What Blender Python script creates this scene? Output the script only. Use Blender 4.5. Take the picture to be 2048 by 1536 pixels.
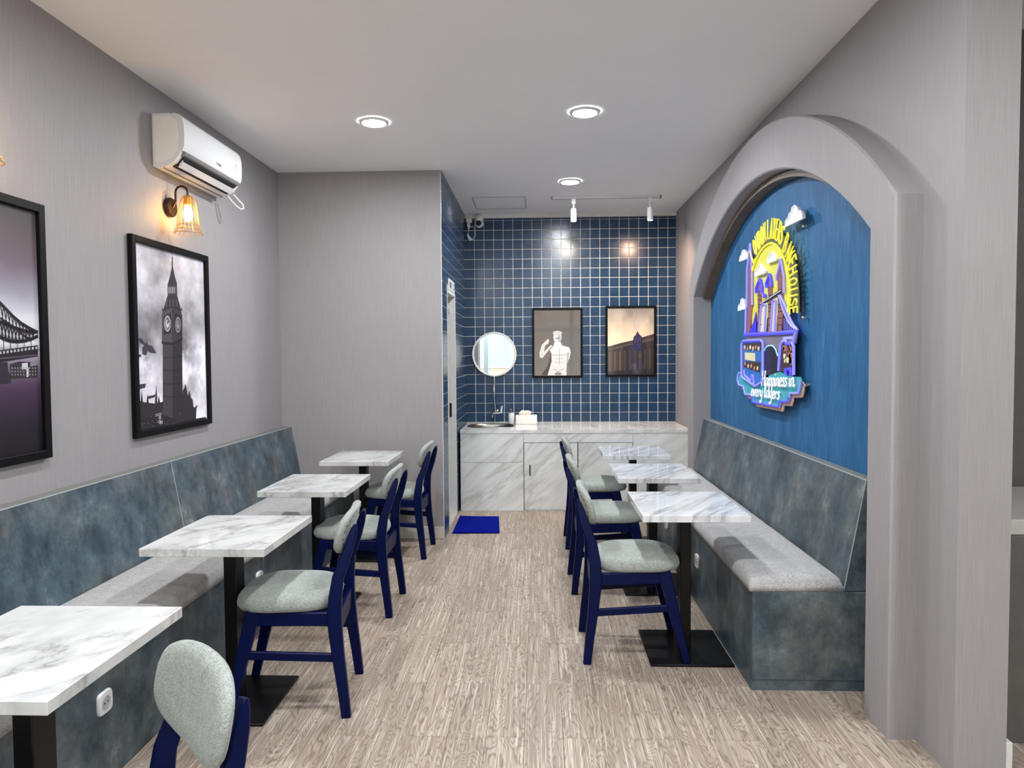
import bpy, bmesh, math, random
from mathutils import Vector, Matrix

for o in list(bpy.data.objects): bpy.data.objects.remove(o, do_unlink=True)
SC = bpy.context.scene
COL = SC.collection
random.seed(7)

# ------------------------------------------------------------------ camera
F = 1420.0; VP = (1078.0, 711.0); ROLL = math.radians(0.3)
EYE = Vector((0, 0, 1.5))
_d = Vector(((VP[0]-1024)/F, -(VP[1]-768)/F, 1.0)).normalized()
_u0 = Vector((-math.sin(ROLL), math.cos(ROLL), 0))
_u = (_u0 - _d*_u0.dot(_d)).normalized()
_r = _u.cross(_d).normalized()                      # world x, y, z axes in camera (right, up, forward) coordinates
AX = (_r, _d, _u)
def at(px, py, axis, v):
    """point of the photograph's pixel on the plane axis = v"""
    c = Vector(((px-1024)/F, -(py-768)/F, 1.0))
    w = Vector([a.dot(c) for a in AX]); i = 'xyz'.index(axis)
    return EYE + w*((v-EYE[i])/w[i])
cam = bpy.data.cameras.new('camera'); cam.sensor_width = 36; cam.lens = F/2048*36
cam.clip_start = 0.02; cam.clip_end = 200
camo = bpy.data.objects.new('camera', cam); COL.objects.link(camo)
right = Vector([a[0] for a in AX]); up = Vector([a[1] for a in AX]); fwd = Vector([a[2] for a in AX])
camo.matrix_world = Matrix(((right.x, up.x, -fwd.x, 0), (right.y, up.y, -fwd.y, 0), (right.z, up.z, -fwd.z, EYE.z), (0, 0, 0, 1)))
SC.camera = camo

# ------------------------------------------------------------------ world and exposure
SC.view_settings.view_transform = 'Standard'; SC.view_settings.look = 'None'
SC.view_settings.gamma = 1; SC.view_settings.use_curve_mapping = False
SC.view_settings.exposure = 0.12
DAY = 3.2                 # daylight outside the shop front
LAMP = 600.0              # ceiling downlights
wd = bpy.data.worlds.new('sky'); SC.world = wd; wd.use_nodes = True
bg = wd.node_tree.nodes['Background']; bg.inputs[0].default_value = (0.88, 0.94, 1.0, 1); bg.inputs[1].default_value = DAY

# ------------------------------------------------------------------ materials
def lin(c):
    return tuple((x/255/12.92 if x/255 <= .04045 else ((x/255+.055)/1.055)**2.4) for x in c)
def S(r, g, b): return lin((r, g, b)) + (1,)
class NT:
    def __init__(s, name):
        s.m = bpy.data.materials.new(name); s.m.use_nodes = True
        s.t = s.m.node_tree; s.b = s.t.nodes['Principled BSDF']
    def n(s, typ, **k):
        nd = s.t.nodes.new(typ)
        for a, v in k.items():
            if a.startswith('i_'): nd.inputs[a[2:].replace('_', ' ')].default_value = v
            else: setattr(nd, a, v)
        return nd
    def l(s, a, b): s.t.links.new(a, b)
    def coord(s, scale=(1, 1, 1), rot=(0, 0, 0), rand=False, kind='Object'):
        tc = s.n('ShaderNodeTexCoord'); mp = s.n('ShaderNodeMapping')
        mp.inputs['Scale'].default_value = scale; mp.inputs['Rotation'].default_value = rot
        src = tc.outputs[kind]
        if rand:
            oi = s.n('ShaderNodeObjectInfo'); m = s.n('ShaderNodeMath', operation='MULTIPLY'); m.inputs[1].default_value = 37.0
            s.l(oi.outputs['Random'], m.inputs[0])
            va = s.n('ShaderNodeVectorMath', operation='ADD'); s.l(src, va.inputs[0]); s.l(m.outputs[0], va.inputs[1]); src = va.outputs[0]
        s.l(src, mp.inputs['Vector']); return mp.outputs['Vector']
    def noise(s, vec, scale, detail=4, rough=.55, dist=0):
        nd = s.n('ShaderNodeTexNoise'); nd.inputs['Scale'].default_value = scale; nd.inputs['Detail'].default_value = detail
        nd.inputs['Roughness'].default_value = rough; nd.inputs['Distortion'].default_value = dist
        s.l(vec, nd.inputs['Vector']); return nd.outputs['Fac']
    def ramp(s, fac, stops, interp='LINEAR'):
        r = s.n('ShaderNodeValToRGB'); r.color_ramp.interpolation = interp; e = r.color_ramp.elements
        while len(e) < len(stops): e.new(.5)
        for i, (p, c) in enumerate(stops): e[i].position = p; e[i].color = c if len(c) == 4 else (*c, 1)
        s.l(fac, r.inputs['Fac']); return r.outputs['Color']
    def mix(s, fac, a, b, mode='MIX'):
        m = s.n('ShaderNodeMix', data_type='RGBA', blend_type=mode)
        if isinstance(fac, (int, float)): m.inputs[0].default_value = fac
        else: s.l(fac, m.inputs[0])
        for k, v in ((6, a), (7, b)):
            if isinstance(v, tuple): m.inputs[k].default_value = v
            else: s.l(v, m.inputs[k])
        return m.outputs[2]
    def math(s, op, a, b=0.0):
        m = s.n('ShaderNodeMath', operation=op)
        for k, v in ((0, a), (1, b)):
            if isinstance(v, (int, float)): m.inputs[k].default_value = v
            else: s.l(v, m.inputs[k])
        return m.outputs[0]
    def bump(s, h, strength, dist=.002):
        b = s.n('ShaderNodeBump'); b.inputs['Strength'].default_value = strength; b.inputs['Distance'].default_value = dist
        s.l(h, b.inputs['Height']); s.l(b.outputs[0], s.b.inputs['Normal'])
    def fin(s, col=None, rough=.5, metal=0, spec=.5):
        if col is not None:
            if isinstance(col, tuple): s.b.inputs['Base Color'].default_value = col
            else: s.l(col, s.b.inputs['Base Color'])
        if isinstance(rough, (int, float)): s.b.inputs['Roughness'].default_value = rough
        else: s.l(rough, s.b.inputs['Roughness'])
        s.b.inputs['Metallic'].default_value = metal; s.b.inputs['Specular IOR Level'].default_value = spec
        return s.m
def plain(name, col, rough=.5, metal=0, spec=.5, var=.06, scale=40):
    t = NT(name); v = t.coord(rand=True); f = t.noise(v, scale, 3)
    lo = tuple(x*(1-var) for x in col[:3]) + (1,); hi = tuple(min(1, x*(1+var)) for x in col[:3]) + (1,)
    return t.fin(t.ramp(f, [(.3, lo), (.7, hi)]), rough, metal, spec)
def glow(name, col, strength, base=None):
    t = NT(name); t.b.inputs['Emission Color'].default_value = col; t.b.inputs['Emission Strength'].default_value = strength
    return t.fin(base or col, .4)

def mk_wallpaper(name, base, amp=.13):
    t = NT(name)
    f1 = t.noise(t.coord((260, 260, 5)), 1.0, 3, .6); f2 = t.noise(t.coord((420, 420, 160)), 1.0, 2); f3 = t.noise(t.coord((1.2, 1.2, .9)), 1.0, 3)
    s = t.math('ADD', t.math('MULTIPLY', f1, .6), t.math('MULTIPLY', f2, .4))
    c = t.ramp(s, [(.32, tuple(x*(1-amp) for x in base[:3])), (.68, tuple(x*(1+amp) for x in base[:3]))])
    c = t.mix(.10, c, t.ramp(f3, [(.3, (.55, .53, .54)), (.7, (1, 1, 1))]), 'MULTIPLY')
    t.bump(s, .35, .0012)
    return t.fin(c, .62, 0, .35)
M = {}
M['wallpaper'] = mk_wallpaper('grey_textile_wallpaper', S(150, 146, 147))
t = NT('blue_woven_wallpaper')
f1 = t.noise(t.coord((90, 90, 6)), 1, 4, .6); f2 = t.noise(t.coord((9, 9, 2.2)), 1, 4)
c = t.ramp(t.math('ADD', t.math('MULTIPLY', f1, .6), t.math('MULTIPLY', f2, .4)), [(.3, S(20, 68, 108)), (.55, S(40, 98, 144)), (.75, S(78, 132, 172))])
t.bump(f1, .3, .001); M['blue'] = t.fin(c, .6, 0, .3)
t = NT('ceiling_paint'); f = t.noise(t.coord(), 2.5, 3)
M['ceiling'] = t.fin(t.ramp(f, [(.3, S(243, 243, 244)), (.7, S(246, 246, 247))]), .7, 0, .3)
M['white'] = plain('white_plastic', S(222, 222, 223), .36, 0, .4, .008)
M['white_paint'] = plain('white_painted_wood', S(226, 226, 221), .45)
M['grout'] = plain('white_grout', S(240, 238, 232), .7)
M['underlay'] = plain('dark_joint', S(72, 62, 54), .8); M['skirting'] = plain('pale_skirting', S(196, 190, 180), .5)
t = NT('blue_glazed_tile'); f = t.noise(t.coord(rand=True), 9, 3); f2 = t.noise(t.coord(rand=True), 60, 2)
t.bump(f, .08, .003)
M['tile'] = t.fin(t.ramp(f, [(.25, S(15, 45, 74)), (.75, S(25, 61, 94))]), t.ramp(f2, [(.3, (.18,)*3), (.7, (.28,)*3)]), 0, .55)
# floor planks
t = NT('limed_oak_plank')
v = t.coord((6.0, 1.15, 1), rand=True); n1 = t.noise(v, 1.5, 3, .42, .25)
rings = t.math('ABSOLUTE', t.math('SINE', t.math('MULTIPLY', n1, 88)))
vs = t.coord((150, 3.2, 1), rand=True); st = t.noise(vs, 1, 4, .65)
patch = t.noise(t.coord((9, 1.4, 1), rand=True), 1.3, 3)
oi = t.n('ShaderNodeObjectInfo')
base = t.ramp(oi.outputs['Random'], [(0, S(158, 145, 131)), (.5, S(168, 154, 140)), (1, S(178, 164, 149))])
c = t.mix(t.ramp(rings, [(.0, (.85,)*3), (.5, (.25,)*3), (.85, (0,)*3)]), base, S(104, 88, 78))
c = t.mix(t.ramp(st, [(.44, (0,)*3), (.66, (.52,)*3)]), c, S(114, 98, 87))
c = t.mix(t.ramp(patch, [(.45, (0,)*3), (.75, (.45,)*3)]), c, S(142, 124, 110))
c = t.mix(t.ramp(st, [(.30, (.6,)*3), (.46, (0,)*3)]), c, S(224, 215, 203))
t.bump(st, .25, .0008); M['plank'] = t.fin(c, .42, 0, .35)
# slate laminate
t = NT('slate_laminate')
v = t.coord((1, 1, 1)); a = t.noise(v, 4.0, 9, .68, .3); b_ = t.noise(t.coord((1, 1, .7)), 12, 9, .75, .2); d = t.noise(v, 2.1, 5, .6); g_ = t.noise(t.coord((1, 1, .6)), 190, 3, .7)
s = t.math('ADD', t.math('ADD', t.math('MULTIPLY', a, .5), t.math('MULTIPLY', b_, .38)), t.math('MULTIPLY', g_, .12))
c = t.ramp(s, [(.34, S(32, 43, 50)), (.46, S(58, 73, 83)), (.56, S(83, 99, 109)), (.66, S(130, 145, 152))])
c2 = t.ramp(s, [(.34, S(44, 48, 50)), (.46, S(74, 80, 82)), (.56, S(100, 106, 106)), (.66, S(150, 156, 156))])
c = t.mix(t.ramp(d, [(.42, (0,)*3), (.62, (.9,)*3)]), c, c2)
M['slate'] = t.fin(c, .40, 0, .35)
def mk_marble(name, rot, stretch, dens, lo, hi, rough, k=1.0):
    t = NT(name); v0 = t.coord((1, 1, 1), rot, rand=True); mp2 = t.n('ShaderNodeMapping'); mp2.inputs['Scale'].default_value = stretch; t.l(v0, mp2.inputs['Vector']); v = mp2.outputs['Vector']
    n = t.noise(v, 1.5*dens, 7, .62, .35); vein = t.math('ABSOLUTE', t.math('SUBTRACT', n, .5))
    n2 = t.noise(v, 3.4*dens, 8, .65, .3); vein2 = t.math('ABSOLUTE', t.math('SUBTRACT', n2, .47))
    msk = t.noise(v, 1.3*dens, 3)
    cloud = t.noise(v, 3.0, 5)
    c = t.ramp(cloud, [(.3, lo), (.65, hi)])
    f = t.ramp(vein, [(0, (.78*k,)*3), (.010, (.42*k,)*3), (.06, (0,)*3)])
    f = t.mix(1.0, f, t.ramp(msk, [(.40, (0,)*3), (.58, (1,)*3)]), 'MULTIPLY')
    c = t.mix(f, c, S(120, 118, 116))
    f2 = t.mix(1.0, t.ramp(vein2, [(0, (.40*k,)*3), (.03, (0,)*3)]), t.ramp(msk, [(.48, (0,)*3), (.68, (1,)*3)]), 'MULTIPLY')
    c = t.mix(f2, c, S(150, 147, 143))
    return t.fin(c, rough, 0, .5)
M['marble_swirl'] = mk_marble('swirled_white_marble', (0, 0, .6), (1.9, 1.0, 1.0), 1.7, S(186, 187, 186), S(212, 212, 211), .12)
M['marble_streak'] = mk_marble('streaked_white_marble', (0, 0, -.95), (.8, 5.5, 1), 1.5, S(196, 199, 202), S(222, 223, 225), .015)
M['marble_streak'].node_tree.nodes['Principled BSDF'].inputs['Specular IOR Level'].default_value = .85
M['marble_counter'] = mk_marble('diagonal_white_marble', (0, .66, 0), (.75, 1.0, 4.6), 1.0, S(208, 210, 207), S(228, 229, 227), .16, .58)
def mk_fabric(name, a, b, scale=420):
    t = NT(name); f = t.noise(t.coord((1, .25, 1)), scale, 2); g = t.noise(t.coord((.25, 1, .6)), scale, 2); h = t.noise(t.coord(), 30, 3)
    s = t.math('ADD', t.math('MULTIPLY', t.math('ADD', f, g), .42), t.math('MULTIPLY', h, .16))
    t.bump(s, .4, .001); t.b.inputs['Sheen Weight'].default_value = .15
    return t.fin(t.ramp(s, [(.38, a), (.62, b)]), .85, 0, .2)
M['chair_fabric'] = mk_fabric('sage_grey_fabric', S(118, 124, 119), S(168, 173, 167))
M['bench_fabric'] = mk_fabric('warm_grey_fabric', S(134, 133, 133), S(190, 188, 187))
M['stitch'] = plain('dark_stud', S(52, 50, 46), .4)
M['navy'] = plain('navy_lacquered_wood', S(0, 10, 56), .42, 0, .14, .12, 14)
M['black'] = plain('black_steel', S(9, 9, 10), .38, 0, .25, .1)
M['frame'] = plain('black_frame', S(7, 7, 9), .5, 0, .15)
M['dark'] = plain('dark_void', S(22, 22, 24), .6)
M['seam'] = plain('dark_seam', S(60, 60, 58), .6)
M['edge'] = plain('pale_edge_band', S(172, 178, 176), .5); M['cap'] = plain('grey_back_cap', S(112, 113, 109), .6)
M['chrome'] = plain('chrome', S(205, 207, 210), .12, 1)
M['steel'] = plain('brushed_steel', S(150, 148, 143), .28, 1)
M['bronze'] = plain('dark_bronze', S(62, 48, 38), .35, .8)
M['copper'] = plain('copper_wire', S(206, 156, 70), .35, .6)
M['brown'] = plain('brown_cove_board', S(112, 96, 84), .55, 0, .4, .25, 6)
M['charcoal'] = plain('charcoal_laminate', S(88, 86, 84), .5)
M['ledge'] = plain('grey_stone_ledge', S(178, 176, 170), .4)
M['mat'] = plain('royal_blue_pile', S(0, 16, 118), .9, 0, .05, .35, 220)
M['tissue'] = plain('pale_pink_tissue', S(238, 222, 214), .8)
M['cream'] = plain('cream_plastic', S(238, 233, 226), .4, 0, .5, .01)
M['mirror'] = NT('mirror_glass').fin((.93, .93, .93, 1), .01, 1)
M['well'] = plain('shaded_plastic', S(176, 176, 174), .4, 0, .4, .01); M['grey_plastic'] = plain('grey_plastic', S(122, 120, 118), .4)
M['diffuser'] = glow('lit_diffuser', (.93, .965, 1, 1), LAMP)
M['bulb'] = glow('warm_filament_bulb', (1, .56, .15, 1), 80)
M['spot_face'] = glow('spot_face', (1, .9, .75, 1), 6)
M['curtain'] = plain('yellow_curtain', S(228, 216, 120), .8)
M['mullion'] = plain('pale_blue_aluminium', S(176, 196, 204), .4)
M['facade'] = plain('beige_render', S(226, 212, 186), .8); M['pane_far'] = plain('pale_pane', S(190, 205, 210), .2)
M['asphalt'] = plain('pavement', S(150, 146, 140), .8)
t = NT('thin_glass'); t.t.nodes.remove(t.b); o_ = t.t.nodes['Material Output']
tr = t.n('ShaderNodeBsdfTransparent'); gl = t.n('ShaderNodeBsdfGlossy'); gl.inputs['Roughness'].default_value = .01
mx = t.n('ShaderNodeMixShader'); mx.inputs[0].default_value = .05; t.l(tr.outputs[0], mx.inputs[1]); t.l(gl.outputs[0], mx.inputs[2]); t.l(mx.outputs[0], o_.inputs[0])
M['glass'] = t.m
def mk_print(name, coat):
    t = NT(name); a = t.n('ShaderNodeAttribute', attribute_name='Col')
    g = t.noise(t.coord(), 260, 2); c = t.mix(.12, a.outputs['Color'], t.ramp(g, [(.3, (.75,)*3), (.7, (1,)*3)]), 'MULTIPLY')
    t.b.inputs['Coat Weight'].default_value = coat; t.b.inputs['Coat Roughness'].default_value = .02; t.b.inputs['Coat IOR'].default_value = 1.6
    return t.fin(c, .45, 0, .3)
M['print'] = mk_print('poster_print', 0.0); M['print_glazed'] = mk_print('glazed_poster_print', 1.0)
SIGN = {k: v for k, v in {
    'yellow_tube': glow('yellow_neon', (.95, .86, .10, 1), .30, S(238, 228, 60)),
    'blue_tube': glow('blue_neon', (.06, .05, 1, 1), .8, S(60, 60, 240)),
    'violet_tube': glow('violet_neon', (.28, .28, 1, 1), .32, S(140, 140, 245)),
    'white_tube': glow('white_neon', (1, 1, 1, 1), .12, S(240, 240, 245)),
    'teal_tube': glow('pale_teal_neon', (.35, .75, .8, 1), .2, S(150, 210, 220))}.items()}
for k, c in {'yellow': (214, 212, 84), 'white': (228, 230, 232), 'teal': (62, 168, 178), 'tan': (206, 164, 138), 'busblue': (46, 112, 190), 'navy': (24, 26, 52),
             'stone': (120, 112, 128), 'brick': (140, 92, 88), 'cream': (226, 218, 176), 'shadowband': (92, 96, 86), 'choc': (64, 44, 40), 'pink': (196, 140, 132), 'lilac': (176, 176, 226), 'hot': (40, 36, 225)}.items():
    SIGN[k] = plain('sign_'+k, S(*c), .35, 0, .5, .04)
t = NT('clear_acrylic'); t.t.nodes.remove(t.b); o_ = t.t.nodes['Material Output']
tr = t.n('ShaderNodeBsdfTransparent'); tr.inputs[0].default_value = (.985, .99, .99, 1); gl = t.n('ShaderNodeBsdfGlossy'); gl.inputs['Roughness'].default_value = .03
mx = t.n('ShaderNodeMixShader'); mx.inputs[0].default_value = .05; t.l(tr.outputs[0], mx.inputs[1]); t.l(gl.outputs[0], mx.inputs[2]); t.l(mx.outputs[0], o_.inputs[0])
SIGN['acrylic'] = t.m

# ------------------------------------------------------------------ mesh helpers
def box(bm, x0, x1, y0, y1, z0, z1, bev=0.0, seg=1):
    vs = [bm.verts.new(p) for p in ((x0, y0, z0), (x1, y0, z0), (x1, y1, z0), (x0, y1, z0), (x0, y0, z1), (x1, y0, z1), (x1, y1, z1), (x0, y1, z1))]
    fs = [bm.faces.new([vs[i] for i in q]) for q in ((0, 3, 2, 1), (4, 5, 6, 7), (0, 1, 5, 4), (1, 2, 6, 5), (2, 3, 7, 6), (3, 0, 4, 7))]
    if bev: bmesh.ops.bevel(bm, geom=list({e for f in fs for e in f.edges}), offset=bev, segments=seg, affect='EDGES', profile=.5)
    return bm
def nb(): return bmesh.new()
def bx(*a, **k): return box(nb(), *a, **k)
def loft(bm, loops, cap=True, closed=True):
    L = [[bm.verts.new(p) for p in lp] for lp in loops]; n = len(L[0])
    for a, b in zip(L, L[1:]):
        for i in range(n if closed else n-1):
            j = (i+1) % n; bm.faces.new((a[i], a[j], b[j], b[i]))
    if cap and closed: bm.faces.new(L[0][::-1]); bm.faces.new(L[-1])
    return L
def tube(bm, pts, r, sides=6, closed=False, cap=True):
    pts = [Vector(p) for p in pts]; n = len(pts); loops = []; prev = None
    for i, p in enumerate(pts):
        a = pts[i-1] if (i > 0 or closed) else p; b = pts[(i+1) % n] if (i < n-1 or closed) else p
        tn = (b-a); tn = tn.normalized() if tn.length > 1e-9 else Vector((0, 0, 1))
        if prev is None:
            h = Vector((0, 0, 1)) if abs(tn.z) < .9 else Vector((1, 0, 0)); u = tn.cross(h).normalized()
        else:
            u = (prev - tn*prev.dot(tn)); u = u.normalized() if u.length > 1e-6 else tn.orthogonal().normalized()
        prev = u; w = tn.cross(u); rr = r[i] if isinstance(r, (list, tuple)) else r
        loops.append([p + (u*math.cos(2*math.pi*k/sides) + w*math.sin(2*math.pi*k/sides))*rr for k in range(sides)])
    if closed: loops.append(loops[0])
    L = [[bm.verts.new(q) for q in lp] for lp in (loops[:-1] if closed else loops)]
    m = len(L)
    for i in range(m if closed else m-1):
        a, b = L[i], L[(i+1) % m]
        for k in range(sides):
            j = (k+1) % sides; bm.faces.new((a[k], a[j], b[j], b[k]))
    if not closed and cap: bm.faces.new(L[0][::-1]); bm.faces.new(L[-1])
    return bm
def lathe(bm, prof, c=(0, 0, 0), axis='z', n=24, sx=1, sy=1, cap=True):
    def P(r, h, a):
        u, v = r*math.cos(a)*sx, r*math.sin(a)*sy
        d = {'z': (u, v, h), 'x': (h, u, v), 'y': (u, h, v)}[axis]; return Vector(c)+Vector(d)
    loops = [[P(r, h, 2*math.pi*k/n) for k in range(n)] for r, h in prof]
    return loft(bm, loops, cap)
def prism(bm, poly, fn, a, b):
    """polygon poly (u,v) extruded between depth a and b, fn(u,v,d) -> point"""
    A = [bm.verts.new(fn(u, v, a)) for u, v in poly]; B = [bm.verts.new(fn(u, v, b)) for u, v in poly]; n = len(poly)
    bm.faces.new(A); bm.faces.new(B[::-1])
    for i in range(n): j = (i+1) % n; bm.faces.new((A[i], B[i], B[j], A[j]))
    return bm
YZ = lambda u, v, d: (d, u, v)
XZ = lambda u, v, d: (u, d, v)
XY = lambda u, v, d: (u, v, d)
def sweep_rect(bm, pts, sec, side=Vector((0, 1, 0)), bev=.004):
    """bar of rectangular section (w across `side`, d along the other) through pts"""
    loops = []
    for i, p in enumerate(pts):
        p = Vector(p); a = Vector(pts[max(0, i-1)]); b = Vector(pts[min(len(pts)-1, i+1)]); tn = (b-a).normalized()
        s = (side - tn*side.dot(tn)).normalized(); f = tn.cross(s); w, d = sec[i] if isinstance(sec[0], (tuple, list)) else sec
        c = min(bev, w*.3, d*.3)
        loops.append([p+s*x+f*y for x, y in ((-w/2+c, -d/2), (w/2-c, -d/2), (w/2, -d/2+c), (w/2, d/2-c), (w/2-c, d/2), (-w/2+c, d/2), (-w/2, d/2-c), (-w/2, -d/2+c))])
    loft(bm, loops); return bm
def mesh(name, bm, mats, smooth=False):
    bmesh.ops.recalc_face_normals(bm, faces=bm.faces)
    me = bpy.data.meshes.new(name); bm.to_mesh(me); bm.free()
    for m in (mats if isinstance(mats, list) else [mats]): me.materials.append(M[m] if isinstance(m, str) else m)
    if smooth:
        me.polygons.foreach_set('use_smooth', [True]*len(me.polygons))
        if smooth != 'all': me.set_sharp_from_angle(angle=math.radians(38))
    return me
def put(name, me, parent=None):
    o = bpy.data.objects.new(name, me); COL.objects.link(o)
    if parent is not None: o.parent = parent
    return o
def part(parent, name, bm, m, smooth=True, world=True, label=None):
    """mesh child; world=True: the mesh was made in world coordinates"""
    if world and parent is not None:
        w = Vector((0, 0, 0)); p = parent
        while p is not None: w += Vector(p.location); p = p.parent
        bmesh.ops.translate(bm, verts=bm.verts, vec=-w)
    o = put(name, mesh(name, bm, m, smooth), parent)
    if label: o['label'] = label
    return o
def tag(o, label, cat, group=None):
    o['label'] = label; o['category'] = cat
    if group: o['group'] = group
    return o
def thing(name, loc, label, cat, group=None):
    o = bpy.data.objects.new(name, None); COL.objects.link(o); o.location = loc; o.empty_display_size = .1
    return tag(o, label, cat, group)
def struct(name, bm, m, label, smooth=False, parent=None):
    o = put(name, mesh(name, bm, m, smooth), parent); o['kind'] = 'structure'; o['label'] = label; return o

# ------------------------------------------------------------------ the setting
XL, XR, YB, YF, H = -2.12, 1.45, 7.62, -2.2, 3.0
XT, YP = -.785, 5.765            # tiled return wall, partition face
X2 = 4.2
floor = struct('floor', bx(XL-.2, X2+.2, YF-.2, YB+.3, -.12, -.004), 'underlay', 'limed oak plank floor')
PW, PL = .152, .914
pm = mesh('plank', bx(-PW/2+.0005, PW/2-.0005, -PL/2+.0009, PL/2-.0009, -.005, 0, .0007), 'plank')
x0 = -.152*10.5+.011; k = 0
while x0 + PW < 2.55:
    y0 = 3.19 - .914*6 + (0 if k % 2 == 0 else .457)
    while y0 < 6.75:
        # planks under the near half of the room that no view reaches are left to the floor slab
        if not (x0 > 1.5 and y0 > 2.6):
            o = put('plank', pm, floor); o.location = (x0+PW/2, y0+PL/2, 0)
        y0 += PL
    x0 += PW; k += 1
struct('ceiling', bx(XL-.2, X2+.2, YF-.2, YB+.3, H, H+.15), 'ceiling', 'plain pale ceiling')
struct('wall_left', bx(XL-.2, XL, YF-.2, YP+.1, 0, H), 'wallpaper', 'grey textile wallpaper wall with pictures')
struct('wall_partition', bx(XL-.2, XT-.004, YP, YP+.12, 0, H), 'wallpaper', 'grey wallpapered partition wall beside the tiled niche')
struct('baseboard_partition', bx(-1.55, XT-.002, YP-.012, YP, 0, .10, .003), 'skirting', 'pale skirting at foot of partition')
# tiled side wall with a door opening
DY0, DY1, DZ = 6.06, 6.63, 2.06
bm = nb(); box(bm, XT-.12, XT, YP+.001, DY0, 0, H); box(bm, XT-.12, XT, DY1, YB, 0, H); box(bm, XT-.12, XT, DY0, DY1, DZ, H)
ws = struct('wall_side', bm, 'grout', 'blue tiled side wall with doorway')
TP = .1025
bm = nb()
for r in range(30):
    z0 = .785 - TP*8 + r*TP; z1 = min(z0+TP-.0056, H); z0 = max(z0, 0)
    if z1 - z0 < .01: continue
    for cidx in range(19):
        a = YP+.002+cidx*TP; b = min(a+TP-.0056, YB-.004)
        if b-a < .01: continue
        segs = [(a, b)] if z0 > DZ else ([(a, min(b, DY0-.012))] + [(max(a, DY1+.012), b)])
        for s0, s1 in segs:
            if s1-s0 > .006: box(bm, XT, XT+.004, s0, s1, z0, z1, .001)
o = part(ws, 'tile_field', bm, 'tile', False, False, 'rows of blue glazed tiles'); o['kind'] = 'stuff'
# door lining
bm = nb(); box(bm, XT-.14, XT+.006, DY0-.012, DY0+.012, 0, DZ+.012); box(bm, XT-.14, XT+.006, DY1-.012, DY1+.012, 0, DZ+.012); box(bm, XT-.14, XT+.006, DY0, DY1, DZ-.012, DZ+.012)
d1 = struct('door_1', bm, 'white_paint', 'white door lining in tiled side wall')
part(d1, 'strike_plate', bx(XT-.055, XT-.035, DY1-.016, DY1-.012, .93, 1.06), 'dark', False)
bm = nb(); box(bm, XT-.07, XT-.035, DY1-.020, DY1-.012, 1.90, 1.955, .002); box(bm, XT-.06, XT-.045, DY1-.022, DY1-.020, 1.918, 1.94)
part(d1, 'door_sensor', bm, 'white', False)
part(d1, 'threshold', bx(XT-.13, XT, DY0, DY1, 0, .012, .002), 'skirting', False)
# small room behind the doorway
bm = nb(); box(bm, XL-.2, XL-.1, YP, YB, 0, H); box(bm, XL-.2, XT-.12, YB, YB+.1, 0, H)
struct('wall_washroom', bm, 'ceiling', 'plain washroom wall behind doorway')
# back wall with tiles
wb = struct('wall_back', bx(XT-.1, XR+.3, YB, YB+.15, 0, H), 'grout', 'blue square tiled back wall with white grout')
tm = mesh('tile', bx(-TP/2+.0028, TP/2-.0028, -.0025, .0045, -TP/2+.0028, TP/2-.0028, .0012), 'tile')
tiles = []
for r in range(21):
    for cidx in range(22): tiles.append((XT+TP*(cidx+.5), .787+TP*(r+.5)))
def hidden(x, z):
    return (-.0 < x < .40 and 1.34 < z < 1.93) or (.78 < x < 1.17 and 1.34 < z < 1.95) or math.hypot(x+.478, z-1.52) < .14
vis = sorted([q for q in tiles if not hidden(*q)], key=lambda q: math.hypot(q[0]-.35, q[1]-1.55))
for x, z in vis[:300]:
    o = put('tile', tm, wb); o.location = (x, YB-.002, z); o.rotation_euler = (random.uniform(-.005, .005), 0, random.uniform(-.005, .005))
bm = nb()
for x, z in vis[300:] + [q for q in tiles if hidden(*q)]: box(bm, x-TP/2+.0028, x+TP/2-.0028, YB-.0065, YB, z-TP/2+.0028, min(z+TP/2-.0028, H), .0012)
for cidx in range(22): box(bm, XT+TP*cidx+.002, XT+TP*(cidx+1)-.002, YB-.0065, YB, .787+TP*21+.002, 2.962)
o = part(wb, 'tile_field', bm, 'tile', False, False, 'outer rows of blue glazed tiles'); o['kind'] = 'stuff'
struct('trim_1', bx(XT, XR+.05, YB-.03, YB, 2.962, H, .003), 'white_paint', 'white cornice strip over the tiled wall')
struct('trim_2', bx(XT+22*TP, XT+22*TP+.022, YB-.02, YB, .787, 2.962, .003), 'white_paint', 'white upright strip at right edge of the tiles')
# right wall: skin with an arched hole, body, end
CY = 4.615
def arch(hw, zs, rise, n=28):
    R = (hw*hw+rise*rise)/(2*rise); cz = zs+rise-R; a0 = math.asin(hw/R)
    pts = [(CY-hw, 0.0)]
    for i in range(n+1):
        a = -a0+2*a0*i/n; pts.append((CY+R*math.sin(a), cz+R*math.cos(a)))
    return pts + [(CY+hw, 0.0)]
outer = arch(1.86, 2.10, .77); inner = arch(1.655, 2.0, .59); mid = arch(1.75, 2.05, .68)
bm = nb()
prism(bm, [(2.5, 0)] + mid + [(YB+.1, 0), (YB+.1, H), (2.5, H)], YZ, XR, 1.53)
box(bm, 1.53, 1.63, 2.5, YB+.1, 0, H)
struct('wall_right', bm, 'wallpaper', 'grey textile wallpaper wall around the arched alcove')
struct('wall_alcove', bx(1.50, 1.529, 2.9, 6.4, .4, 2.66), 'blue', 'deep blue woven wallpaper inside the arched alcove')
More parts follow.
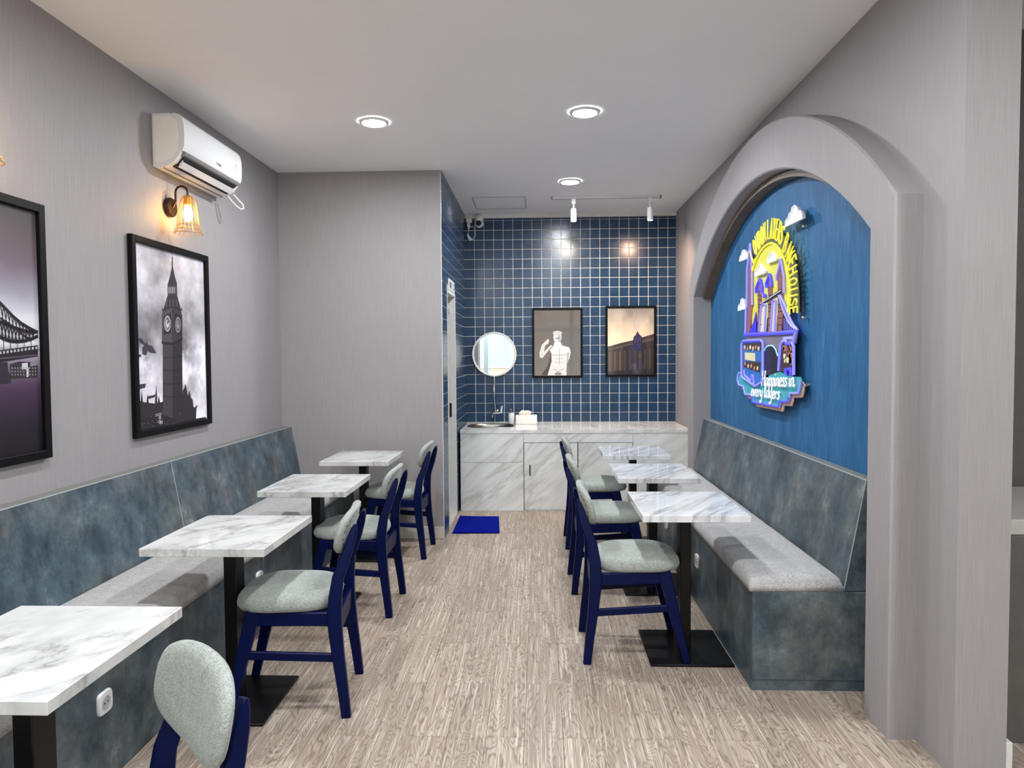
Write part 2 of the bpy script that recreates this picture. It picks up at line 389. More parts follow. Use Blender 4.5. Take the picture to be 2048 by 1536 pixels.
# moulded arch frame
bm = nb(); n = len(outer)
def ringquad(A, xa, B, xb):
    V1 = [bm.verts.new((xa, y, z)) for y, z in A]; V2 = [bm.verts.new((xb, y, z)) for y, z in B]
    for i in range(n-1): bm.faces.new((V1[i], V1[i+1], V2[i+1], V2[i]))
    return V1, V2
soft = .008
inn2 = arch(1.655+soft, 2.0+soft*.5, .59+soft*.5); out2 = arch(1.86-soft, 2.10-soft*.5, .77-soft*.5)
ringquad(outer, XR+.001, outer, 1.345+soft); ringquad(outer, 1.345+soft, out2, 1.345); ringquad(out2, 1.345, inn2, 1.345); ringquad(inn2, 1.345, inner, 1.345+soft); ringquad(inner, 1.345+soft, inner, 1.505); ringquad(inner, 1.505, outer, 1.505); 
bmesh.ops.remove_doubles(bm, verts=bm.verts, dist=1e-5)
struct('trim_3', bm, 'wallpaper', 'raised arch moulding covered in grey textile wallpaper', True)
cov_o = arch(1.650, 1.99, .595)[1:-1]; cov_i = arch(1.605, 1.985, .565)[1:-1]; n = len(cov_o)
bm = nb(); loops = [[(1.425, y, z), (1.498, y, z), (1.498, a, b), (1.425, a, b)] for (y, z), (a, b) in zip(cov_o, cov_i)]; loft(bm, loops)
struct('trim_4', bm, 'brown', 'brown curved cove board under the arch', True)
struct('baseboard_right', bx(1.63, 1.692, 2.56, 2.735, 0, .10, .002), 'white_paint', 'white skirting on the far side of the end wall')
# service area beyond the end wall
struct('wall_service', bx(1.63, X2, 3.45, 3.57, 0, H), 'charcoal', 'dark grey wall behind the service counter')
struct('wall_far', bx(X2, X2+.2, YF-.2, 3.57, 0, H), 'wallpaper', 'grey wall of the service area')
sc = thing('service_counter', (2.6, 3.0, 0), 'charcoal service counter with pale stone ledge beyond the end wall', 'counter')
part(sc, 'front_panel', bx(1.70, 3.6, 2.74, 3.40, 0, .805, .003), 'charcoal')
part(sc, 'ledge', bx(1.66, 3.65, 2.74, 3.42, .806, .866, .004), 'ledge')
# shop front behind the camera
bm = nb(); box(bm, XL, X2, YF-.12, YF, 2.75, H); box(bm, XL, X2, YF-.12, YF, 0, .12); box(bm, XL, XL+.15, YF-.12, YF, .12, 2.75); box(bm, X2-.15, X2, YF-.12, YF, .12, 2.75)
struct('wall_front', bm, 'wallpaper', 'grey wall band around the shop front')
wx = [XL+.15, -1.30, -.25, .80, 1.85, 2.90, X2-.15]
for i, (a, b) in enumerate(zip(wx, wx[1:])):
    bm = nb(); box(bm, a, a+.05, YF-.10, YF-.03, .12, 2.75); box(bm, b-.05, b, YF-.10, YF-.03, .12, 2.75); box(bm, a+.05, b-.05, YF-.10, YF-.03, .12, .18); box(bm, a+.05, b-.05, YF-.10, YF-.03, 2.69, 2.75); box(bm, a+.05, b-.05, YF-.09, YF-.04, 2.10, 2.15)
    w = struct('window_%d' % (i+1), bm, 'mullion', 'tall shop window in pale blue frame')
    part(w, 'pane', bx(a+.05, b-.05, YF-.068, YF-.062, .18, 2.10), 'glass', False, False); part(w, 'pane', bx(a+.05, b-.05, YF-.068, YF-.062, 2.15, 2.69), 'glass', False, False)
for i, (cx, wv) in enumerate(((-1.86, .22), (2.2, .22))):
    pts = []
    for k in range(33): u = k/32; pts.append((cx-wv+2*wv*u, YF+.07+.03*math.sin(u*math.pi*12)))
    bm = nb(); loft(bm, [[(x, y, z) for x, y in pts] for z in (.05, 1.0, 2.0, 2.72)], False, False)
    bmesh.ops.solidify(bm, geom=bm.faces[:], thickness=.004)
    tag(put('curtain', mesh('curtain', bm, 'curtain', 'all')), ('yellow pleated curtain in shop window by the bench wall', 'yellow pleated curtain in shop window by the service counter')[i], 'curtain')
struct('ground', bx(-14, 14, -16, YF-.2, -.2, -.05), 'asphalt', 'pavement outside the shop front')
bl = thing('building', (0, -13, -.05), 'beige building across the street from the shop front', 'building')
part(bl, 'wall', bx(-10, 10, -14, -13, -.05, 7.5), 'facade', False)
for i in range(6):
    wo = part(bl, 'window', bx(-8.6+i*3, -7.0+i*3, -13.0, -12.94, 1.0, 2.8, .01), 'white_paint', False); part(wo, 'pane', bx(-8.5+i*3, -7.1+i*3, -12.94, -12.93, 1.1, 2.7), 'pane_far', False)

# ------------------------------------------------------------------ ceiling lamps
DL = [(-1.045, 4.56, 'between the air conditioner and the aisle'), (.29, 4.45, 'in front of the arched alcove'), (.275, 6.195, 'in front of the tiled wall'),
      (-1.045, 2.0, 'over the bench nearest the shop front'), (.29, 2.0, 'over the aisle near the shop front'), (-1.045, -.4, 'just inside the shop windows by the bench wall'), (.29, -.4, 'just inside the shop windows over the aisle'),
      (1.95, .9, 'added on the service side to brighten the end wall'), (3.2, .9, 'over the far end of the service counter'), (-1.045, -1.6, 'closest to the curtained window')]  # service-side downlight is unseen, placed there to brighten the end wall's face
for x, y, w in DL:
    t_ = thing('ceiling_downlight', (x, y, H), 'round white recessed downlight '+w, 'downlight', 'round ceiling downlights')
    bm = nb(); lathe(bm, [(.0735, H-.003), (.0755, H-.014), (.090, H-.012), (.096, H-.001)], (x, y, 0), n=32, cap=False); part(t_, 'trim_ring', bm, 'white')
    bm = nb(); lathe(bm, [(.074, H-.004), (.0725, H-.0135), (.060, H-.0150), (.03, H-.0155), (.006, H-.0157)], (x, y, 0), n=32); part(t_, 'diffuser', bm, 'diffuser', False)
# access hatch in the ceiling
hx0, hx1, hy0, hy1 = -.63, -.12, 6.77, 7.31
bm = nb(); g = .006
box(bm, hx0, hx1, hy0, hy0+g, H-.002, H); box(bm, hx0, hx1, hy1-g, hy1, H-.002, H); box(bm, hx0, hx0+g, hy0, hy1, H-.002, H); box(bm, hx1-g, hx1, hy0, hy1, H-.002, H)
struct('trim_5', bm, 'grey_plastic', 'thin outline of a ceiling access hatch')
# track with two spots
t_ = thing('light_track', (.64, 6.80, H), 'white ceiling track rail carrying two spotlights', 'light track')
part(t_, 'rail', bx(.135, 1.147, 6.785, 6.82, H-.022, H, .003), 'white'); part(t_, 'end_cap', bx(.123, .135, 6.783, 6.822, H-.024, H), 'grey_plastic'); part(t_, 'end_cap', bx(1.147, 1.159, 6.783, 6.822, H-.024, H), 'grey_plastic')
part(t_, 'conductor_slot', bx(.14, 1.142, 6.797, 6.807, H-.0235, H-.021), 'grey_plastic', False)
for x, colr, e, lab in ((.335, (1, .90, .74), 26, 'white cylinder track spotlight above the statue picture'), (1.055, (1, .66, .46), 34, 'white cylinder track spotlight above the building picture')):
    s = thing('track_spotlight', (x, 6.80, H-.022), lab, 'spotlight', 'track spotlights'); y = 6.80
    part(s, 'adapter', bx(x-.02, x+.02, y-.017, y+.017, H-.075, H-.022, .004), 'white')
    bm = nb(); lathe(bm, [(.009, H-.12), (.009, H-.072)], (x, y, 0), n=12); part(s, 'stem', bm, 'white')
    bm = nb(); lathe(bm, [(.026, H-.232), (.029, H-.229), (.029, H-.118), (.024, H-.112)], (x, y, 0), n=24); part(s, 'head', bm, 'white')
    bm = nb(); lathe(bm, [(.023, H-.2335), (.023, H-.231)], (x, y, 0), n=20); part(s, 'lens', bm, 'spot_face', False)
    li = bpy.data.lights.new('spot_beam', 'SPOT'); li.energy = e*1.7; li.color = colr; li.spot_size = math.radians(155); li.spot_blend = 1.0; li.shadow_soft_size = .03
    lo = bpy.data.objects.new('spot_beam', li); COL.objects.link(lo); lo.location = (0, .0, -.22); lo.parent = s; lo.rotation_euler = (math.radians(24), 0, 0)

# ------------------------------------------------------------------ benches
def left_bench():
    y0, y1, xf = .35, YP-.002, -1.55
    b = thing('bench', (-1.83, 3.05, 0), 'long slate laminate bench with grey cushion along the picture wall', 'bench')
    cuts = [y0, 1.40, 3.84, y1]
    for a, c in zip(cuts, cuts[1:]):
        part(b, 'front_panel', bx(xf, xf+.018, a+.0008, c-.0008, 0, .445, .001), 'slate', False)
        bm = nb(); prism(bm, [(-1.955, .44), (-1.957, .43), (-2.060, .918), (-2.052, .926), (-2.042, .926)], XZ, a+.0008, c-.0008); part(b, 'back_panel', bm, 'slate', False)
    for c in cuts[1:-1]:
        bm = nb(); prism(bm, [(-1.9545, .44), (-1.9575, .44), (-2.0435, .9265), (-2.0410, .9265)], XZ, c-.0018, c+.0018); part(b, 'seam_strip', bm, 'edge', False)
        part(b, 'seam_strip', bx(xf+.0175, xf+.0186, c-.0012, c+.0012, 0, .445), 'edge', False)
    part(b, 'frame', bx(XL+.002, xf, y0+.01, y1, 0, .43), 'dark', False)
    bm = nb(); prism(bm, [(XL+.002, .43), (-1.96, .43), (-2.06, .915), (XL+.002, .915)], XZ, y0+.01, y1); part(b, 'back_core', bm, 'dark', False)
    part(b, 'back_cap', bx(XL+.001, -2.046, y0, y1, .922, .927, .001), 'cap', False); part(b, 'edge_band', bx(-2.046, -2.041, y0, y1, .926, .929), 'edge', False)
    part(b, 'end_panel', bx(XL+.002, xf+.018, y0-.018, y0, 0, .445, .001), 'slate', False)
    part(b, 'cushion', cushion(xf+.028, -1.965, y0, y1, .432, .505), 'bench_fabric', 'all', label='grey woven seat cushion')
def cushion(x0, x1, y0, y1, z0, z1):
    bm = nb(); xa, xb = min(x0, x1), max(x0, x1); n = 90; r = .028; loops = []
    prof = [(0, 0), (.0, .35), (.12, .75), (.35, .93), (.7, 1.0)]
    for i in range(n+1):
        u = i/n; y = y0+(y1-y0)*u; e = min(1, min(u, 1-u)*(y1-y0)/.05); hz = z0+(z1-z0)*(.55+.45*math.sqrt(max(0, 1-(1-e)**2)))
        wob = .0022*math.sin(y*17)+.0016*math.sin(y*41+1); lp = []
        for s in (0, 1):
            seq = prof if s == 0 else prof[::-1]
            for px_, pz in seq:
                x = xa+px_*r*2 if s == 0 else xb-px_*r*2
                lp.append((x+(wob if s == 0 else -wob)*(pz > .1), y, z0+(hz-z0)*pz+(wob*.5 if pz > .8 else 0)))
        mids = [(xa+(xb-xa)*f, y, hz+.003+wob*.5) for f in (.3, .5, .7)]
        loops.append(lp[:5]+mids+lp[5:])
    loft(bm, loops); return bm
def right_bench():
    y0, y1, xf = 3.165, 6.262, .94
    b = thing('bench', (1.2, 4.7, 0), 'slate laminate bench with grey cushion inside the arched alcove', 'bench')
    cuts = [y0, 5.60, y1]
    for a, c in zip(cuts, cuts[1:]): part(b, 'front_panel', bx(xf, xf+.018, a+.0008, c-.0008, 0, .445, .001), 'slate', False)
    cuts = [y0, 5.60, y1]
    for a, c in zip(cuts, cuts[1:]):
        bm = nb(); prism(bm, [(1.345, .44), (1.355, .43), (1.455, .93), (1.448, .94), (1.438, .94)], XZ, a+.0006, c-.0006); part(b, 'back_panel', bm, 'slate', False)
    part(b, 'end_panel', bx(xf+.001, 1.499, y0-.016, y0-.0005, .05, .445, .001), 'slate', False)
    part(b, 'plinth', bx(xf+.001, 1.499, y0-.012, y0-.0005, 0, .049), 'slate', False)
    bm = nb(); prism(bm, [(1.357, .447), (1.445, .935), (1.499, .935), (1.499, .447)], XZ, y0+.001, y1); part(b, 'back_core', bm, 'slate', False)
    bm = nb(); prism(bm, [(1.343, .445), (1.347, .445), (1.4395, .942), (1.4355, .942)], XZ, y0-.0015, y0); part(b, 'edge_band', bm, 'edge', False)
    part(b, 'frame', bx(xf+.018, 1.499, y0, y1, 0, .44), 'dark', False)
    part(b, 'back_cap', bx(1.4405, 1.499, y0, y1, .9355, .9405, .001), 'cap', False); part(b, 'edge_band', bx(1.4365, 1.4415, y0, y1, .9395, .9425), 'edge', False)
    part(b, 'cushion', cushion(xf-.008, 1.342, y0-.012, y1, .446, .512), 'bench_fabric', 'all', label='grey woven seat cushion')
left_bench(); right_bench()

# sockets on the bench fronts
def socket(x, y, z, s, label):
    o = thing('power_socket', (x, y, z), label, 'socket', 'power sockets on the bench fronts')
    bm = nb(); loops = []
    for d, k in ((0, 1), (.006, 1), (.010, .93)):
        lp = []
        for i in range(24):
            a = 2*math.pi*i/24; ca, sa = math.cos(a), math.sin(a); e = .42
            lp.append((x+s*d, y+.040*k*math.copysign(abs(ca)**e, ca), z+.040*k*math.copysign(abs(sa)**e, sa)))
        loops.append(lp)
    loft(bm, loops); part(o, 'plate', bm, 'white')
    bm = nb(); lathe(bm, [(.024, .0095*s), (.024, .0115*s), (.020, .0115*s), (.019, .0102*s)], (x, y, z), 'x', 24); part(o, 'well', bm, 'well')
    for dy in (-.0095, .0095):
        bm = nb(); lathe(bm, [(.0028, .0102*s), (.0028, .0114*s)], (x, y+dy, z), 'x', 8); part(o, 'pin_hole', bm, 'dark')
socket(-1.532, 2.386, .296, 1, 'white round-cornered power socket on bench front, near the turned chair')
socket(-1.532, 3.767, .296, 1, 'white power socket on bench front between the clock tower tables')
socket(.94, 4.232, .268, -1, 'white power socket on the alcove bench front, nearer its open end')
socket(.94, 5.256, .25, -1, 'white power socket on the alcove bench front, nearer the marble counter')

# ------------------------------------------------------------------ tables
TW, TD, TH = .25, .295, .75
def make_table(x, y, m, label, group):
    o = thing('cafe_table', (x, y, 0), label, 'table', group)
    part(o, 'tabletop', bx(-TW, TW, -TD, TD, TH-.032, TH, .0015), m, False, False, 'white marble laminate top')
    part(o, 'post', bx(-.027, .027, -.045, .045, .012, TH-.040, .003), 'black', True, False)
    part(o, 'base_plate', bx(-.20, .20, -.22, .22, 0, .012, .002), 'black', True, False)
    part(o, 'mounting_plate', bx(-.12, .12, -.14, .14, TH-.040, TH-.032, .001), 'black', True, False)
GL, GR = 'cafe tables along the picture wall bench', 'cafe tables along the alcove bench'
for y, lab in ((1.78, 'white marble cafe table below the bridge picture, beside the turned chair'), (3.005, 'white marble cafe table below the clock tower picture'), (4.18, 'white marble cafe table below the air conditioner, second from the partition wall'), (5.30, 'white marble cafe table against the partition wall')):
    make_table(-1.33, y, 'marble_swirl', lab, GL)
for y, lab in ((3.60, 'streaked white marble cafe table at the open end of the alcove bench'), (4.61, 'streaked white marble cafe table midway along the alcove bench'), (5.585, 'streaked white marble cafe table closest to the marble counter')):
    make_table(.73, y, 'marble_streak', lab, GR)

# ------------------------------------------------------------------ chairs (local: facing +x, origin on the floor)
def chair_meshes():
    P = []
    def sup(a, e): c, s = math.cos(a), math.sin(a); return math.copysign(abs(c)**e, c), math.copysign(abs(s)**e, s)
    # seat cushion
    bm = nb(); N = 48; loops = []
    for k, z in ((.90, .436), (.965, .440), (.995, .452), (1.0, .466), (.985, .482), (.94, .496), (.84, .506), (.65, .512), (.40, .515), (.15, .516)):
        lp = []
        for i in range(N):
            c, s = sup(2*math.pi*i/N, .58); u = c*.215+.018; w = .218-.022*(.5-.5*c)-.03*max(0, c)**3
            sag = -.010*max(0, c)**2*(1 if z > .46 else .4)
            lp.append((.018+(u-.018)*k, w*s*k, z+sag))
        loops.append(lp)
    loft(bm, loops); P.append(('seat', mesh('seat', bm, 'chair_fabric', 'all'), None))
    # back pad: bent oval leaning back
    N = 44; loops = []
    def padpt(y, v, tck):
        z = .755+v*.98; x = -.236 - .22*v + 0.65*y*y + tck; return (x, y, z)
    for k, tk in ((.15, .024), (.5, .0235), (.80, .021), (.93, .015), (1.0, .004), (1.0, -.006), (.95, -.015), (.80, -.017), (.4, -.017), (.12, -.017)):
        lp = []
        for i in range(N):
            c, s = sup(2*math.pi*i/N, .70); lp.append(padpt(.212*c*k, .098*s*k, tk))
        loops.append(lp)
    bm = nb(); loft(bm, loops); P.append(('backrest', mesh('backrest', bm, 'chair_fabric', 'all'), None))
    bm = nb()
    for i in range(22):
        c, s = sup(2*math.pi*(i+.5)/22, .80); p = Vector(padpt(.186*c, .080*s, -.0165)); lathe(bm, [(.0045, -.0022), (.003, -.0012), (.0045, .001)], p, 'x', 6)
    P.append(('stud_row', mesh('stud_row', bm, 'stitch', True), 'backrest'))
    for s in (-1, 1):
        bm = nb(); pts = []; sec = []
        for z, x, y, d in ((0, -.252, .205, .034), (.12, -.236, .202, .038), (.25, -.216, .198, .044), (.36, -.202, .195, .050), (.43, -.197, .193, .052), (.50, -.199, .189, .048), (.58, -.208, .180, .042), (.68, -.226, .165, .036), (.74, -.240, .155, .032), (.775, -.248, .148, .024), (.795, -.253, .144, .010)):
            yy = y*s; off = 0.65*yy*yy if z > .62 else 0.65*yy*yy*max(0, (z-.5)/.12); base = x if z < .5 else x
            pts.append((base+ (off-.034 if z > .62 else 0)*min(1, max(0, (z-.58)/.1)), yy, z)); sec.append((.034, d*1.12))
        sweep_rect(bm, pts, sec); P.append(('leg', mesh('rear_leg', bm, 'navy', True), None))
        bm = nb(); sweep_rect(bm, [(.228, .205*s, 0), (.185, .195*s, .2), (.135, .182*s, .437)], [(.032, .036), (.034, .046), (.036, .060)]); P.append(('leg', mesh('front_leg', bm, 'navy', True), None))
        bm = nb(); sweep_rect(bm, [(-.19, .185*s, .408), (.14, .178*s, .408)], (.024, .058), Vector((0, 1, 0))); P.append(('apron_rail', mesh('side_rail', bm, 'navy', True), None))
        bm = nb(); sweep_rect(bm, [(-.212, .192*s, .245), (.178, .192*s, .262)], (.018, .036), Vector((0, 1, 0))); P.append(('stretcher', mesh('stretcher', bm, 'navy', True), None))
    bm = nb(); sweep_rect(bm, [(-.205, -.19, .375), (-.205, .19, .375)], (.022, .090), Vector((1, 0, 0))); P.append(('apron_rail', mesh('rear_rail', bm, 'navy', True), None))
    bm = nb(); sweep_rect(bm, [(.135, -.18, .408), (.135, .18, .408)], (.024, .058), Vector((1, 0, 0))); P.append(('apron_rail', mesh('front_rail', bm, 'navy', True), None))
    return P
CH = chair_meshes()
def make_chair(x, y, rz, label, group, tilt=0.0):
    o = thing('dining_chair', (x, y, 0), label, 'chair', group); o.rotation_euler = (0, -tilt, rz); back = None
    for nm, me, par in CH:
        p = put(nm, me, back if par else o)
        if nm == 'backrest': back = p
GC = 'navy chairs with grey seats'
TI = math.radians(1.45)
PI = math.pi
make_chair(-.913, 1.338, PI+math.radians(44), 'navy chair with grey back pad, turned askew beside the table below the bridge picture', GC)
make_chair(-1.085, 3.05, PI+.12, 'navy chair with grey seat at the table below the clock tower picture', GC, TI)
make_chair(-1.12, 4.205, PI, 'navy chair with grey seat at the table second from the partition wall', GC, TI)
make_chair(-1.106, 5.38, PI-.02, 'navy chair with grey seat at the table against the partition wall', GC, TI)
make_chair(.478, 3.618, 0, 'navy chair with grey seat at the open end of the alcove bench', GC, TI)
make_chair(.462, 4.627, .02, 'navy chair with grey seat at the middle table of the alcove bench', GC, TI)
make_chair(.466, 5.660, 0, 'navy chair with grey seat at the table closest to the marble counter', GC, TI)
for o in [o for o in COL.objects if o.name.startswith('dining_chair') and abs(o.rotation_euler[1]) > 1e-4]: o.location.z = .252*math.sin(TI)

# ------------------------------------------------------------------ marble counter
CX0, CX1, CYF, CZ = -.765, 1.445, 6.80, .785
c_ = thing('counter_cabinet', (.33, 7.1, 0), 'white marble clad counter cabinet with two doors along the tiled wall', 'cabinet')
bm = nb(); box(bm, CX0, CX0+.018, CYF+.018, YB-.01, 0, .745); box(bm, CX1-.018, CX1, CYF+.018, YB-.01, 0, .745); box(bm, CX0+.018, CX1-.018, CYF+.03, YB-.01, .02, .038); box(bm, CX0+.018, CX1-.018, YB-.028, YB-.01, .04, .745); box(bm, CX0+.018, CX1-.018, CYF+.0185, CYF+.024, .02, .745); part(c_, 'carcass', bm, 'dark', False)
G = .0012
for a, b, z0, z1 in ((CX0, -.153, .472, .755), (CX0, -.153, 0, .472), (-.153, .894, .663, .755), (.894, CX1, 0, .755), (-.153, .894, 0, .010)):
    part(c_, 'panel', bx(a+G, b-G, CYF, CYF+.018, z0+G, z1-G, .0008), 'marble_counter', False)
for i, (a, b) in enumerate(((-.150, .366), (.370, .891))):
    d = part(c_, 'door', bx(a+.002, b-.002, CYF-.002, CYF+.016, .013, .659, .001), 'marble_counter', False)
    hx = a+.052 if i == 0 else b-.058
    part(d, 'handle', bx(hx, hx+.010, CYF-.012, CYF-.002, .345, .452, .002), 'black', False, label='slim black pull')
# worktop with an oval cut-out
SX, SY, SA, SB = -.487, 7.225, .226, .20
def sup2(a, e=.72): c, s = math.cos(a), math.sin(a); return math.copysign(abs(c)**e, c), math.copysign(abs(s)**e, s)
bm = nb(); N = 48; xa, xb, ya, yb = CX0, CX1, CYF-.004, YB-.008
angs = [2*math.pi*i/N for i in range(N)]
def onrect(a):
    c, s = math.cos(a), math.sin(a); ts = []
    if c > 1e-9: ts.append((xb-SX)/c)
    if c < -1e-9: ts.append((xa-SX)/c)
    if s > 1e-9: ts.append((yb-SY)/s)
    if s < -1e-9: ts.append((ya-SY)/s)
    t = min(ts); return SX+t*c, SY+t*s
ca = sorted(angs + [math.atan2(y-SY, x-SX) % (2*math.pi) for x in (xa, xb) for y in (ya, yb)])
oR = [onrect(a) for a in ca]; iR = [(SX+SA*sup2(a)[0], SY+SB*sup2(a)[1]) for a in ca]
loft(bm, [[(x, y, CZ-.030) for x, y in iR], [(x, y, CZ-.030) for x, y in oR], [(x, y, CZ) for x, y in oR], [(x, y, CZ) for x, y in iR], [(x, y, CZ-.030) for x, y in iR]], False)
bmesh.ops.remove_doubles(bm, verts=bm.verts, dist=1e-5)
o = put('worktop', mesh('worktop', bm, 'marble_counter')); tag(o, 'polished white marble worktop over the counter cabinet', 'worktop')
s_ = thing('sink_basin', (SX, SY, CZ), 'stainless steel sink basin set into the marble worktop', 'sink')
bm = nb(); loops = []
for k, z in ((1.09, .001), (1.08, .005), (1.02, .005), (.985, .0), (.965, -.02), (.93, -.11), (.80, -.145), (.3, -.152), (.1, -.153)): loops.append([(SX+SA*k*sup2(a)[0], SY+SB*k*sup2(a)[1], CZ+z) for a in angs])
loft(bm, loops, False); bm.faces.new([bm.verts.new(p) for p in loops[-1]]); part(s_, 'bowl', bm, 'steel', 'all')
bm = nb(); lathe(bm, [(.03, CZ-.1525), (.03, CZ-.148), (.018, CZ-.147)], (SX, SY, 0), n=20); part(s_, 'drain', bm, 'chrome')
f_ = thing('wall_tap', (-.47, YB-.01, .92), 'chrome wall tap with tall thin pipe over the sink', 'tap')
bm = nb(); lathe(bm, [(.026, -.004), (.026, -.016), (.012, -.02), (.012, -.09)], (-.455, YB-.006, .90), 'y', 16); part(f_, 'wall_flange', bm, 'chrome')
bm = nb(); tube(bm, [(-.50, YB-.09, .885), (-.485, YB-.09, .892), (-.455, YB-.09, .895), (-.425, YB-.09, .895), (-.405, YB-.09, .897)], .013, 10); part(f_, 'body', bm, 'chrome')
bm = nb(); sweep_rect(bm, [(-.405, YB-.09, .89), (-.403, YB-.092, .93), (-.395, YB-.095, .968)], (.022, .012), Vector((1, 0, 0))); part(f_, 'lever', bm, 'chrome')
bm = nb(); tube(bm, [(-.470, YB-.09, .89), (-.470, YB-.088, .96), (-.478, YB-.08, 1.06), (-.484, YB-.07, 1.16), (-.480, YB-.055, 1.24), (-.479, YB-.04, 1.285), (-.479, YB-.012, 1.30)], [.010, .009, .008, .009, .007, .006, .006], 10); part(f_, 'riser_pipe', bm, 'chrome')
bm = nb(); tube(bm, [(-.492, YB-.09, .885), (-.494, YB-.13, .880), (-.494, YB-.165, .872), (-.494, YB-.17, .850)], .010, 10); part(f_, 'spout', bm, 'chrome')
d_ = thing('soap_dispenser', (-.292, 7.42, CZ), 'white round soap bottle with dark pump beside the sink', 'soap bottle')
bm = nb(); lathe(bm, [(.030, CZ), (.033, CZ+.004), (.033, CZ+.105), (.029, CZ+.112), (.012, CZ+.116)], (-.292, 7.42, 0), n=24); part(d_, 'bottle', bm, 'white')
bm = nb(); lathe(bm, [(.011, CZ+.114), (.011, CZ+.128), (.005, CZ+.130), (.005, CZ+.150)], (-.292, 7.42, 0), n=12); part(d_, 'collar', bm, 'grey_plastic')
bm = nb(); sweep_rect(bm, [(-.292, 7.425, CZ+.155), (-.296, 7.405, CZ+.156), (-.302, 7.375, CZ+.150)], (.014, .010), Vector((1, 0, 0))); part(d_, 'pump_head', bm, 'grey_plastic')
b_ = thing('tissue_box', (-.135, 7.40, CZ), 'cream tissue box with a pulled tissue beside the soap bottle', 'tissue box')
part(b_, 'box', bx(-.247, -.024, 7.34, 7.46, CZ+.001, CZ+.095, .006, 2), 'cream')
bm = nb(); rng = random.Random(3); loops = []
for k, (w, dd, z) in enumerate(((.050, .010, .090), (.060, .022, .108), (.068, .026, .122), (.050, .018, .136), (.036, .008, .141))):
    lp = []
    for i in range(14):
        a = 2*math.pi*i/14; q = 1+rng.uniform(-.18, .18); lp.append((-.150+math.cos(a)*w*q+(.006 if k > 2 else 0), 7.40+math.sin(a)*dd*q, CZ+z+rng.uniform(-.007, .007)*(k > 0)))
    loops.append(lp)
loft(bm, loops); part(b_, 'tissue', bm, 'tissue', False)

# round mirror
m_ = thing('round_mirror', (-.478, YB-.007, 1.516), 'round mirror in a white rim above the sink', 'mirror')
cm = (-.478, YB-.007, 1.516)
bm = nb(); lathe(bm, [(.222, -.004), (.236, -.004), (.238, -.012), (.238, -.030), (.232, -.036), (.222, -.034), (.219, -.024), (.222, -.004)], cm, 'y', 64, cap=False); part(m_, 'rim', bm, 'white')
bm = nb(); lathe(bm, [(.223, -.002), (.223, -.022)], cm, 'y', 64); part(m_, 'glass', bm, 'mirror', False)

# ------------------------------------------------------------------ prints and pictures
_prng = random.Random(11); _perm = [_prng.random() for _ in range(4096)]
def vnoise(x, y):
    xi, yi = math.floor(x), math.floor(y); fx, fy = x-xi, y-yi; fx = fx*fx*(3-2*fx); fy = fy*fy*(3-2*fy)
    h = lambda a, b: _perm[(a*57+b*131) % 4096]
    return (h(xi, yi)*(1-fx)+h(xi+1, yi)*fx)*(1-fy)+(h(xi, yi+1)*(1-fx)+h(xi+1, yi+1)*fx)*fy
def fbm(x, y, o=5):
    s = 0; a = .40
    for _ in range(o): s += a*vnoise(x, y); x *= 2.1; y *= 2.1; a *= .62
    return s
class Print:
    """flat print: coloured polygons in plane coordinates (u, v), later ones on top"""
    def __init__(s, fn): s.fn = fn; s.v = []; s.f = []; s.c = []; s.layer = 0
    def bg(s, u0, u1, v0, v1, nu, nv, colf):
        k = len(s.v)
        for j in range(nv+1):
            for i in range(nu+1):
                a, b = i/nu, j/nv; s.v.append(s.fn(u0+(u1-u0)*a, v0+(v1-v0)*b, 0)); s.c.append(lin(colf(a, b)))
        for j in range(nv):
            for i in range(nu): q = k+j*(nu+1)+i; s.f.append((q, q+1, q+nu+2, q+nu+1))
    def poly(s, pts, col):
        s.layer += 1; k = len(s.v); d = .0003+.00002*s.layer
        for p in pts: s.v.append(s.fn(p[0], p[1], d)); s.c.append(lin(col))
        s.f.append(tuple(range(k, k+len(pts))))
    def line(s, pts, w, col):
        for a, b in zip(pts, pts[1:]):
            dx, dy = b[0]-a[0], b[1]-a[1]; L = math.hypot(dx, dy) or 1; nx, ny = -dy/L*w/2, dx/L*w/2
            s.poly([(a[0]+nx, a[1]+ny), (b[0]+nx, b[1]+ny), (b[0]-nx, b[1]-ny), (a[0]-nx, a[1]-ny)], col)
    def ell(s, cx, cy, rx, ry, col, n=20): s.poly([(cx+rx*math.cos(2*math.pi*i/n), cy+ry*math.sin(2*math.pi*i/n)) for i in range(n)], col)
    def build(s, m, origin):
        me = bpy.data.meshes.new('print'); o = Vector(origin)
        me.from_pydata([tuple(Vector(p)-o) for p in s.v], [], s.f); me.update()
        a = me.color_attributes.new('Col', 'FLOAT_COLOR', 'POINT')
        a.data.foreach_set('color', [x for c in s.c for x in (*c, 1)])
        me.materials.append(M[m]); return me
def frame(root, fn, u0, u1, v0, v1, w, d, m='frame'):
    for nm, (a, b, c, e) in (('frame_side', (u0, u0+w, v0, v1)), ('frame_side', (u1-w, u1, v0, v1)), ('frame_side', (u0+w, u1-w, v0, v0+w)), ('frame_side', (u0+w, u1-w, v1-w, v1))):
        bm = nb(); prism(bm, [(a, c), (b, c), (b, e), (a, e)], fn, .001, d); bmesh.ops.bevel(bm, geom=bm.edges[:], offset=.003, segments=1, affect='EDGES'); part(root, nm, bm, m, False)
    bm = nb(); prism(bm, [(u0+.003, v0+.003), (u1-.003, v0+.003), (u1-.003, v1-.003), (u0+.003, v1-.003)], fn, .001, .010); part(root, 'backing', bm, 'dark', False)
FL = lambda u, v, d: (XL+d, u, v)             # on the left wall: u = y
FB = lambda u, v, d: (u, YB-.0065-d, v)       # on the back wall: u = x
